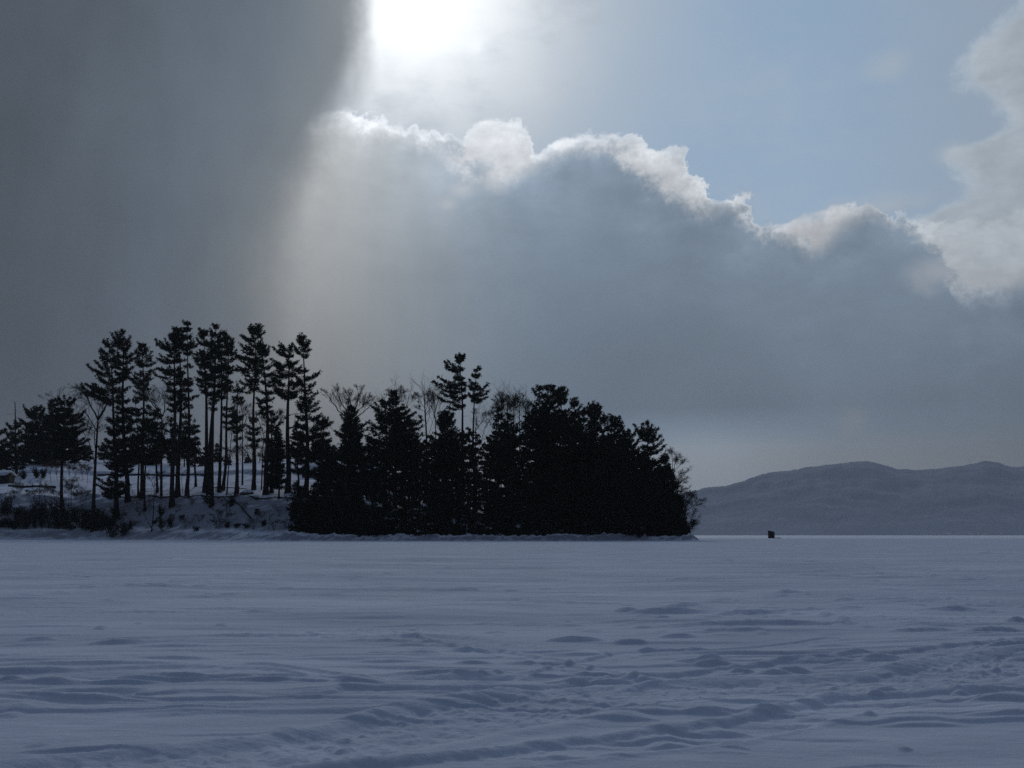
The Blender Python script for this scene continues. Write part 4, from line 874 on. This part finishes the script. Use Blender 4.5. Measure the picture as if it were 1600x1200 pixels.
# background woods beyond the lawn
for i, bx in enumerate(np.arange(184, 600, 8.5)):
    bx = bx + random.uniform(-3, 3); ty = random.uniform(668, 704) if bx < 320 else random.uniform(684, 716); w = random.uniform(9, 14); d = random.uniform(262, 290); bo = random.uniform(706, 738)
    if (340 < bx < 450 and i % 4) or i % 4 == 1:
        bare(bx, d, [([(bx, 735), (bx, 710), (bx + 1, ty + 8)], .14), ([(bx, 715), (bx - 6, 700), (bx - 8, ty)], .06), ([(bx, 710), (bx + 5, 696), (bx + 7, ty + 4)], .06)], 'thin bare tree in the woods beyond the snowy lawn', depth=4, tw=.014, upb=.7, group='bare trees beyond the lawn')
    else:
        pine(bx, d, [(bx, 735), (bx, ty)], [(ty, bx - 2, bx + 2), (ty + 14, bx - w * .6, bx + w * .6), (ty + 26, bx - w, bx + w), (max(bo, ty + 32), bx - w * .8, bx + w * .9)], 'dark evergreen in the woods beyond the snowy lawn', group='evergreens beyond the lawn', dens=.9, step=.9, bw=.17, r=.2)

# ------------------------------------------------------------------ shrubs, saplings, brush on the bank
def shrub(bx, d, w, h, label, group, mat=None, name='evergreen_shrub', n=260, bwid=.12, ln=.4):
    root, B = root_of(bx, d, name, label, 'shrub', group)
    wood, fol = Geo(), Geo()
    nst = 7 if w > 1 else 5
    for i in range(nst):
        az = random.random() * 6.28; L = random.uniform(.3, 1.25)
        tip = B + np.array([math.cos(az) * w * L * .85, math.sin(az) * w * .6 * L, h * random.uniform(.45, 1.1)])
        P = smooth_path([B, B * .45 + tip * .55 + rng.normal(0, .15, 3), tip], 6); wood.tube(P, np.linspace(.04, .012, 6), 3)
        k = n // nst; q = rng.uniform(.25, 1, k)[:, None]; C = P[0] + (P[-1] - P[0]) * q + rng.normal(0, 1, (k, 3)) * [w * .17, w * .17, h * .11]
        C[:, 2] = np.maximum(C[:, 2], B[2] + .05)
        fol.blades(C, (C - B) + UP * .5 + rng.normal(0, .4, (k, 3)), np.full(k, ln), np.full(k, bwid * .75), 4, .6)
    wood.build('stems', M_BARK, root, True, B); fol.build('leaves', mat or M_SHRUB, root, False, B)
GS = 'dark shrubs along the foot of the left bank'
i = 0
for q in tip_shrubs: shrub(q[0], q[1], q[2], q[3], q[4], 'shrubs at the tip of the point', n=420)
for bx in list(np.arange(-10, 176, 11.5)):
    Sx = float(shoreY(at(bx, 800, 196)[0]))
    for row in (0, 1):
        x = bx + random.uniform(-4, 4) + row * 5; d = Sx + (5.2, 8.6)[row] + random.uniform(-.5, .5)
        shrub(x, d, random.uniform(1.2, 2.1), random.choice([1.3, 2.0, 2.6, 3.3, 3.8]) * random.uniform(.85, 1.1), 'dark evergreen shrub in the dense hedge-like mass at the foot of the left bank', GS, n=260)
for bx, dd, w, h, lb in [(178, 5, 1.7, 2.4, 'dark shrub wrapping the base of the large left pine'), (196, 5.2, 1.6, 2.5, 'last dark shrub of the hedge-like mass, right of the large pine'), (203, 8, 1.0, 1.8, 'sparse little shrub just past the hedge-like mass'), (256, 6, .9, 2.6, 'upright sparse shrub on the snowy bank slope'),
                         (268, 8, .8, 2.2, 'sparse shrub halfway up the slope beside the upright shrub'), (141, 12, 1.3, 2.4, 'dark shrub at the foot of the forked bare tree'), (158, 12.5, 1.2, 2.6, 'bushy shrub between the forked bare tree and the large pine'),
                         (252, 15, .7, 2.5, 'tiny pointed evergreen on the crest left of the thick stem'), (324, 15.5, 1.2, 1.7, 'shrub at the stems of the central pine clump'), (362, 13, 1.1, 1.9, 'dark shrub spilling over the crest below the pale stem'),
                         (244, 12, .5, .9, 'tuft of brush on the upper slope by the V-shaped sapling'), (285, 11, .5, .7, 'small tuft below the crest under the highest pine'), (356, 6, .7, 1.0, 'low tuft near the foot of the slope right of the small bare sapling'), (372, 5.5, .6, .8, 'low flat tuft at the slope foot, below the fallen branch'),
                         (387, 5.8, .6, .7, 'rightmost low tuft at the foot of the open slope'), (309, 5, .6, .9, 'low tuft at the slope foot left of the small bare sapling'), (414, 7, .5, 1.0, 'thin tuft on the slope below the thick stem'), (402, 9.5, .5, 1.0, 'thin tuft halfway down the slope under the flat-topped pine'),
                         (470, 8, 2.2, 4.2, 'tall dark shrub where the thicket begins at the right end of the slope'), (487, 6, 1.8, 3.4, 'dark shrub at the thicket corner by the ice'), (458, 11, 1.4, 2.6, 'dark shrub at the foot of the thick crooked pine')]:
    X_ = at(bx, 800, 180)[0]; S_ = float(shoreY(X_)); shrub(bx, S_ + dd, w, h, lb, 'shrubs on the left bank', n=int(34 + 110 * w * h / 2))
for bx, lb in [(35, 'first of three rounded dark bushes on the upper left lawn'), (55, 'second of three rounded dark bushes on the upper left lawn'), (66, 'third and narrowest of the rounded bushes on the upper left lawn')]:
    shrub(bx, 236, 1.1 if bx < 60 else .7, 2.0 if bx < 60 else 2.4, lb, 'rounded bushes on the upper left lawn', n=300)
BR = 'bare saplings and brush on the left bank'
def on_t0(px, t, d=190):
    for _ in range(4): X = at(px, 780, d)[0]; d = float(shoreY(X)) + t
    return float(X), d
def sap(bx, dd, limbs, lb, r=.07, depth=4, cat='sapling', **kw):
    X_ = at(bx, 800, 185)[0]; d = float(shoreY(X_)) + dd
    bare(bx, d, [(l, r * (1 if i == 0 else .6)) for i, l in enumerate(limbs)], lb, depth=depth, tw=.010, group=BR, name='bare_sapling', cat=cat, jit=.5, **kw)
sap(239, 4.5, [[(240, 800), (241, 765), (241, 752)], [(239, 828), (228, 810), (222, 796), (212, 782)], [(241, 762), (234, 748), (234, 738)], [(241, 760), (249, 745), (250, 735)], [(241, 775), (247, 768)]], 'V-shaped bare sapling growing from the foot of the slope', r=.11)
sap(343, 5, [[(343, 820), (344, 814)], [(343, 818), (350, 808), (358, 800)], [(343, 818), (341, 802), (338, 794)], [(343, 822), (336, 812)], [(344, 820), (352, 816)]], 'small spreading bare sapling low on the open slope', r=.06)
sap(421, 5, [[(421, 815), (421, 800), (420, 792)], [(421, 812), (425, 802)]], 'single thin bare stem near the right end of the open slope', r=.05, depth=2)
sap(355, 9, [[(355, 795), (355, 780)], [(355, 800), (352, 790)]], 'short bare stem under the dark shrub on the slope', r=.06, depth=2)
sap(52, 14, [[(52, 785), (54, 768)], [(54, 768), (62, 758), (65, 745)], [(54, 768), (47, 755)]], 'Y-shaped bare sapling on the far left bank crest', r=.09, depth=3)
sap(112, 14, [[(111, 780), (112, 755)], [(112, 760), (117, 745)], [(112, 764), (104, 750)], [(112, 768), (120, 760)]], 'bare sapling right of the curved pine stem', r=.09)
sap(285, 22, [[(284, 752), (284, 740), (284, 728)], [(284, 742), (279, 733)], [(284, 740), (289, 732)]], 'tiny bare ornamental tree out on the lawn', r=.05, depth=3)
for i, bx in enumerate([70, 78, 88, 108, 118, 126, 134, 30, 22, 62, 46, 172]):
    dd = random.uniform(12, 20) if i < 7 else random.uniform(13, 17); h = random.uniform(14, 34); y0 = 782
    sap(bx, dd, [[(bx, y0 - h * .5), (bx + random.uniform(-3, 3), y0 - h)], [(bx, y0 - 4), (bx - 5, y0 - h * .8)], [(bx, y0 - 4), (bx + 5, y0 - h * .75)]], 'wispy bare brush stem among the brush on the far left crest', r=.035, depth=4, mat=M_BRUSH, cat='brush')
for i, (bx, dd) in enumerate([(208, 6), (218, 9), (262, 5), (276, 10), (290, 6), (300, 12), (312, 8), (330, 12), (338, 6), (349, 12), (380, 11), (396, 6), (408, 9), (428, 6), (436, 10), (446, 7)]):
    X_, d = on_t0(bx, dd); h = random.uniform(1.0, 2.2); yb_ = HOR - (tz(X_, d) - CAMH) / d * F; k_ = F / d
    bare(bx, d, [([(bx, yb_ - h * k_ * .3)], .04)] + [([(bx, yb_), (bx + dx * .6, yb_ - h * k_ * .6), (bx + dx, yb_ - h * k_ * random.uniform(.8, 1.1))], .025) for dx in (-8, -4, -1, 4, 8)], 'dark leafless brush clump on the snowy slope of the left bank', depth=3, tw=.011, upb=.4, kids=4, group='brush clumps on the slope of the left bank', name='brush_clump', cat='brush', jit=.5)
for i, bx in enumerate([78, 88, 98, 108, 118, 128, 136]):
    d = 232 + random.uniform(-3, 3); h = random.uniform(12, 22); 
    bare(bx, d, [([(bx, 735), (bx, 735 - h * .5)], .05)] + [([(bx, 742), (bx + dx, 742 - h * random.uniform(.7, 1.1))], .03) for dx in (-6, -3, 3, 6)], 'brown brush clump in the tangled hedge along the upper left lawn', depth=4, tw=.012, upb=.8, kids=4, group='brush hedge on the upper left lawn', name='brush_clump', cat='brush', mat=M_BRUSH)
# ------------------------------------------------------------------ buildings, shack and small things
M_WOOD = material('weathered_boards', (0.050, 0.040, 0.034), .9, .1, .35, 1.5, .01, 8, stretch=(6, 6, .4))
M_DARKWALL = material('dark_painted_siding', (0.030, 0.027, 0.027), .85, .15, .3, 1.2)
M_ROOFSNOW = material('roof_snow', (0.66, 0.70, 0.77), .8, .1, .08, .6, .03, 3)
M_GLASS = material('window_glass', (0.02, 0.025, 0.03), .1, .5)
M_FRAME = material('pale_window_frame', (0.28, 0.28, 0.29), .7, .2)
M_STONE = material('grey_stone', (0.060, 0.058, 0.058), .95, .1, .4, 2.0, .04, 5)
M_SHACK = material('green_black_plywood', (0.018, 0.022, 0.020), .8, .15, .3, 2.0)
def part(name, boxes, mat, parent, rz=0.0):
    g = Geo()
    for c, h in boxes: g.box(c, h)
    return g.build(name, mat, parent)
def prism(prof, x0, x1, mat, name, parent):
    """profile in (y, z) extruded along x"""
    n = len(prof); V = [(x0, y, z) for y, z in prof] + [(x1, y, z) for y, z in prof]
    T = [(0, i, i + 1) for i in range(1, n - 1)] + [(n, n + i + 1, n + i) for i in range(1, n - 1)]
    for i in range(n): j = (i + 1) % n; T += [(i, n + i, n + j), (i, n + j, j)]
    return mesh_obj(name, V, T, mat, parent)
def house(px0, px1, d, wall_h, depth, roof_h, label, cat='house', group=None, nwin=4, name='house', dormer=True, z=None, chimney=True, wallmat=None, snow=None):
    x0, x1 = at(px0, 740, d)[0], at(px1, 740, d)[0]; w = (x1 - x0) / 2; cx = (x0 + x1) / 2
    zb = min(tz(x0, d), tz(x1, d)) if z is None else z
    root = empty(name, (cx, d, zb), label, cat, group)
    part('wall', [((0, depth / 2, wall_h / 2 - .6), (w, depth / 2, wall_h / 2 + .6))], wallmat or M_DARKWALL, root)
    e = .5 * min(1, w / 3); th = .28
    roof = prism([(-e, wall_h - .05), (depth / 2, wall_h + roof_h), (depth + e, wall_h - .05), (depth + e, wall_h + th), (depth / 2, wall_h + roof_h + th), (-e, wall_h + th)], -w - e, w + e, snow or M_ROOFSNOW, 'roof', root)
    g = prism([(0.02, wall_h), (depth / 2, wall_h + roof_h - .02), (depth - .02, wall_h)], -w, w, wallmat or M_DARKWALL, 'gable', root)
    if chimney: part('chimney', [((w * .1, depth * .45, wall_h + roof_h + .3), (.45, .45, 1.0))], M_STONE, roof)
    if dormer:
        part('dormer', [((-w * .45, depth * .22, wall_h + roof_h * .42), (1.1, depth * .14, .75))], M_DARKWALL, roof)
    for i in range(nwin):
        x = -w + (i + .7) * 2 * w / (nwin + .4)
        f = part('window', [((x, -.03, wall_h * .58), (.62, .05, .62))], M_FRAME, root)
        part('pane', [((x - .29, -.085, wall_h * .58), (.25, .02, .52)), ((x + .29, -.085, wall_h * .58), (.25, .02, .52))], M_GLASS, f)
    if nwin > 1:
        dr = part('door', [((w * .05, -.03, 1.05), (.5, .05, 1.05))], M_WOOD, root)
        part('handle', [((w * .05 + .38, -.11, 1.0), (.03, .04, .08))], M_STONE, dr)
    return root
house(472, 592, 212, 4.0, 8.5, 2.3, 'long dark house with a snow-covered roof, half hidden behind pines in the middle')
house(-18, 8, 226, 2.0, 4.5, .9, 'small outbuilding with a snowy roof at the left edge of the lawn', 'shed', nwin=1, name='shed', dormer=False, chimney=False)
# ice-fishing shack
p = at(1205.2, 836, 290); root = empty('ice_fishing_shack', (p[0], 290, .02), 'dark square ice-fishing shack with a slanted roof standing alone far out on the ice', 'ice shack', rz=R(-38))
a_, b_, h1, h2 = .62, .78, 2.0, 1.66
V = [(-a_, -b_, .12), (a_, -b_, .12), (a_, b_, .12), (-a_, b_, .12), (-a_, -b_, h1), (a_, -b_, h2), (a_, b_, h2), (-a_, b_, h1)]
mesh_obj('wall', V, [(0, 1, 5), (0, 5, 4), (1, 2, 6), (1, 6, 5), (2, 3, 7), (2, 7, 6), (3, 0, 4), (3, 4, 7), (4, 5, 6), (4, 6, 7), (0, 3, 2), (0, 2, 1)], M_SHACK, root)
V = [(x * 1.1, y * 1.08, (h1 if x < 0 else h2) + .01 - (x + a_ if x > 0 else x + a_) * 0 + dz_) for dz_ in (0, .06) for x, y in ((-a_, -b_), (a_, -b_), (a_, b_), (-a_, b_))]
mesh_obj('roof', V, [(0, 2, 1), (0, 3, 2), (4, 5, 6), (4, 6, 7), (0, 1, 5), (0, 5, 4), (1, 2, 6), (1, 6, 5), (2, 3, 7), (2, 7, 6), (3, 0, 4), (3, 4, 7)], M_WOOD, root)
dr = part('door', [((-.05, -b_ - .03, .95), (.33, .02, .75))], M_WOOD, root); part('handle', [((.2, -b_ - .07, .95), (.02, .02, .07))], M_STONE, dr)
for sx in (-1, 1): part('runner', [((sx * .45, 0, .06), (.05, b_ * 1.15, .06))], M_WOOD, root)
p = at(1215, 840, 288); root = empty('supply_sled', (p[0], 288, .02), 'low dark sled lying on the ice at the right side of the fishing shack', 'sled', rz=R(8))
mesh_obj('tray', [(-.75, -.28, .06), (.75, -.28, .06), (-.7, -.28, .05), (.7, -.28, .05), (.7, .28, .05), (-.7, .28, .05), (-.8, -.34, .16), (.85, -.34, .18), (.85, .34, .18), (-.8, .34, .16), (-.75, .28, .06), (-.85, -.34, .26), (.95, -.34, .30), (.95, .34, .30), (-.85, .34, .26)], [(0, 1, 5), (0, 5, 4), (1, 2, 6), (1, 6, 5), (2, 3, 7), (2, 7, 6), (3, 0, 4), (3, 4, 7), (0, 3, 2), (0, 2, 1)], M_SHACK, root)
for sy in (-1, 1): part('runner', [((0, sy * .2, .03), (.8, .03, .03))], M_WOOD, root)
# low walls, curb, rail, boulder, log
def strip_on_ground(name, pts, h, w, mat, label, cat, lift=0.0, post=None):
    pts = np.array(pts, float); s = np.r_[0, np.cumsum(np.linalg.norm(np.diff(pts, axis=0), axis=1))]; q = np.arange(0, s[-1], .5)
    X, Y = np.interp(q, s, pts[:, 0]), np.interp(q, s, pts[:, 1]); Z_ = terrain(X, Y) + lift
    Z_ = np.convolve(np.pad(Z_, 4, 'edge'), np.ones(9) / 9, 'valid') + .03 * rng.normal(0, 1, len(Z_))
    o = np.array([X[0], Y[0], Z_[0]]); root = empty(name, o, label, cat)
    V, T = [], []
    for i in range(len(X)):
        for dy, dz2 in ((-w, -.4 if lift == 0 else 0), (-w, h), (w, h), (w, -.4 if lift == 0 else 0)): V.append((X[i], Y[i] + dy, Z_[i] + dz2))
        if i:
            a = 4 * (i - 1)
            for k in range(4): l = (k + 1) % 4; T += [(a + k, a + 4 + k, a + 4 + l), (a + k, a + 4 + l, a + l)]
    V = np.array(V) - o
    mesh_obj('rail' if lift else 'stonework' if mat is M_STONE else 'timber', V, T, mat, root)
    if post:
        for i in range(0, len(X), post):
            g = Geo(); g.box((X[i] - o[0], Y[i] - o[1] + w + .07, Z_[i] - o[2] - lift + (lift + h + .1) / 2 - .2), (.07, .07, (lift + h + .1) / 2 + .2)); g.build('post', mat, root)
    return root
def on_t(px, t, d0=190):
    d = d0
    for _ in range(4): X = at(px, 780, d)[0]; d = float(shoreY(X)) + t
    return (X, d)
strip_on_ground('timber_edging', [on_t(x, 15.2) for x in range(160, 472, 20)], .22, .12, M_WOOD, 'dark timber edging running along the crest of the left bank under the tall pines', 'edging')
strip_on_ground('stone_wall', [on_t(x, 47) for x in range(150, 350, 25)], .40, .2, M_STONE, 'thin dark stone wall crossing the snowy lawn behind the tall pines', 'wall')
strip_on_ground('low_stone_wall', [(at(x, 750, 224)[0], 224) for x in (14, 40, 62, 88)], 0.38, .25, M_DARKWALL, 'low dark wall below the rounded bushes at the far left', 'wall')
strip_on_ground('rail_fence', [on_t(x, 19.5) for x in (318, 345, 370, 388)], .12, .06, M_WOOD, 'short wooden rail between the stems of the central pine clump', 'fence', lift=.85, post=7)
X_, Y_ = on_t(386, 16.5); root = empty('boulder', (X_, Y_, tz(X_, Y_)), 'dark boulder capped with snow on the crest left of the flat-topped pine', 'boulder')
u, v = np.meshgrid(np.linspace(0, 2 * math.pi, 18, endpoint=False), np.linspace(0, math.pi, 10)); rr2 = 1 + .3 * perlin(np.cos(u) * 1.5 + 4, np.sin(u) * 1.5 + v * 1.2)
BX, BY, BZ = 1.2 * rr2 * np.sin(v) * np.cos(u), .8 * rr2 * np.sin(v) * np.sin(u), .75 * rr2 * np.cos(v)
V = np.stack([BX, BY, BZ], -1).reshape(-1, 3); T = []
for i in range(9):
    for j in range(18): a, b2 = i * 18 + j, i * 18 + (j + 1) % 18; T += [(a, a + 18, b2 + 18), (a, b2 + 18, b2)]
mesh_obj('rock', V, T, M_STONE, root, True)
cap = V[V[:, 2] > -9].copy(); cap = cap * [1.0, 1.0, 1.0] + [.08, .06, .10]; keep = [t for t in T if min(V[i][2] for i in t) > .30]
mesh_obj('snow_cap', cap, keep, M_ROOFSNOW, root, True)
(xa, ya), (xb, yb) = on_t(358, 14.5), on_t(393, 8.5); za, zb = tz(xa, ya) + .5, tz(xb, yb) + .2
root = empty('fallen_branch', (xb, yb, zb - .2), 'fallen dead branch lying down the snowy slope below the pale-stemmed pine', 'branch')
g = Geo(); P = smooth_path([(xa, ya, za), ((xa + xb) / 2, (ya + yb) / 2, (za + zb) / 2 + .3), (xb, yb, zb)], 9); g.tube(P, np.linspace(.07, .14, 9), 5)
tg = Geo(); grow(tg, P[::-1], .05, 2, .015, .6, .2, 5, .35)
g.build('limb', M_BARK, root, True, (xb, yb, zb - .2)); tg.build('twigs', M_TWIG, root, False, (xb, yb, zb - .2))
# far-shore houses
M_PALEWALL = material('pale_siding', (0.35, 0.36, 0.38), .8, .1)
for px_, py_, w_, lb in [(1455, 830, 9, 'leftmost tiny house on the far shore below the hills'), (1478, 833.2, 16, 'long pale boathouse at the water line of the far shore'), (1492, 829.5, 8, 'tiny house second from left, up the far shore'), (1511, 828.5, 13, 'wider tiny house on the far hillside, middle of the row'),
                         (1533, 831.5, 11, 'brightest tiny house near the far water line'), (1522, 833.5, 8, 'tiny pale hut at the water line left of the brightest far house'), (1559, 829, 11, 'rightmost tiny house on the far shore')]:
    u_, f_, w3 = ray(px_, py_ + 2); c = int(np.argmin(np.abs(hx[5] / hy[5] - u_ / f_)))
    zz = hz_[1:80, c]; yv = CAMH + hy[1:80, c] * (w3 / f_); r_ = 1 + int(np.argmax(zz >= yv)) if (zz >= yv).any() else 1; d = float(hy[r_, c])
    house(px_ - w_ / 4.4, px_ + w_ / 4.4, d, 3.2, 8, 3.0, lb, 'house', 'houses on the far shore', nwin=1, name='lakeside_house', dormer=False, z=float(hz_[r_, c]) + .3, chimney=False, wallmat=M_PALEWALL)

# ------------------------------------------------------------------ haze
def haze(dens):
    g = Geo(); g.box((0, 0, 236), (9700, 9700, 238.5))
    m = bpy.data.materials.new('haze_air'); m.use_nodes = True; t = m.node_tree; t.nodes.clear()
    v = t.nodes.new('ShaderNodeVolumePrincipled'); o = t.nodes.new('ShaderNodeOutputMaterial')
    v.inputs['Color'].default_value = (0.93, 0.96, 1.0, 1); v.inputs['Density'].default_value = dens; v.inputs['Anisotropy'].default_value = 0.3
    t.links.new(v.outputs[0], o.inputs['Volume'])
    tag(g.build('haze', m), kind='stuff')
haze(0.00009)
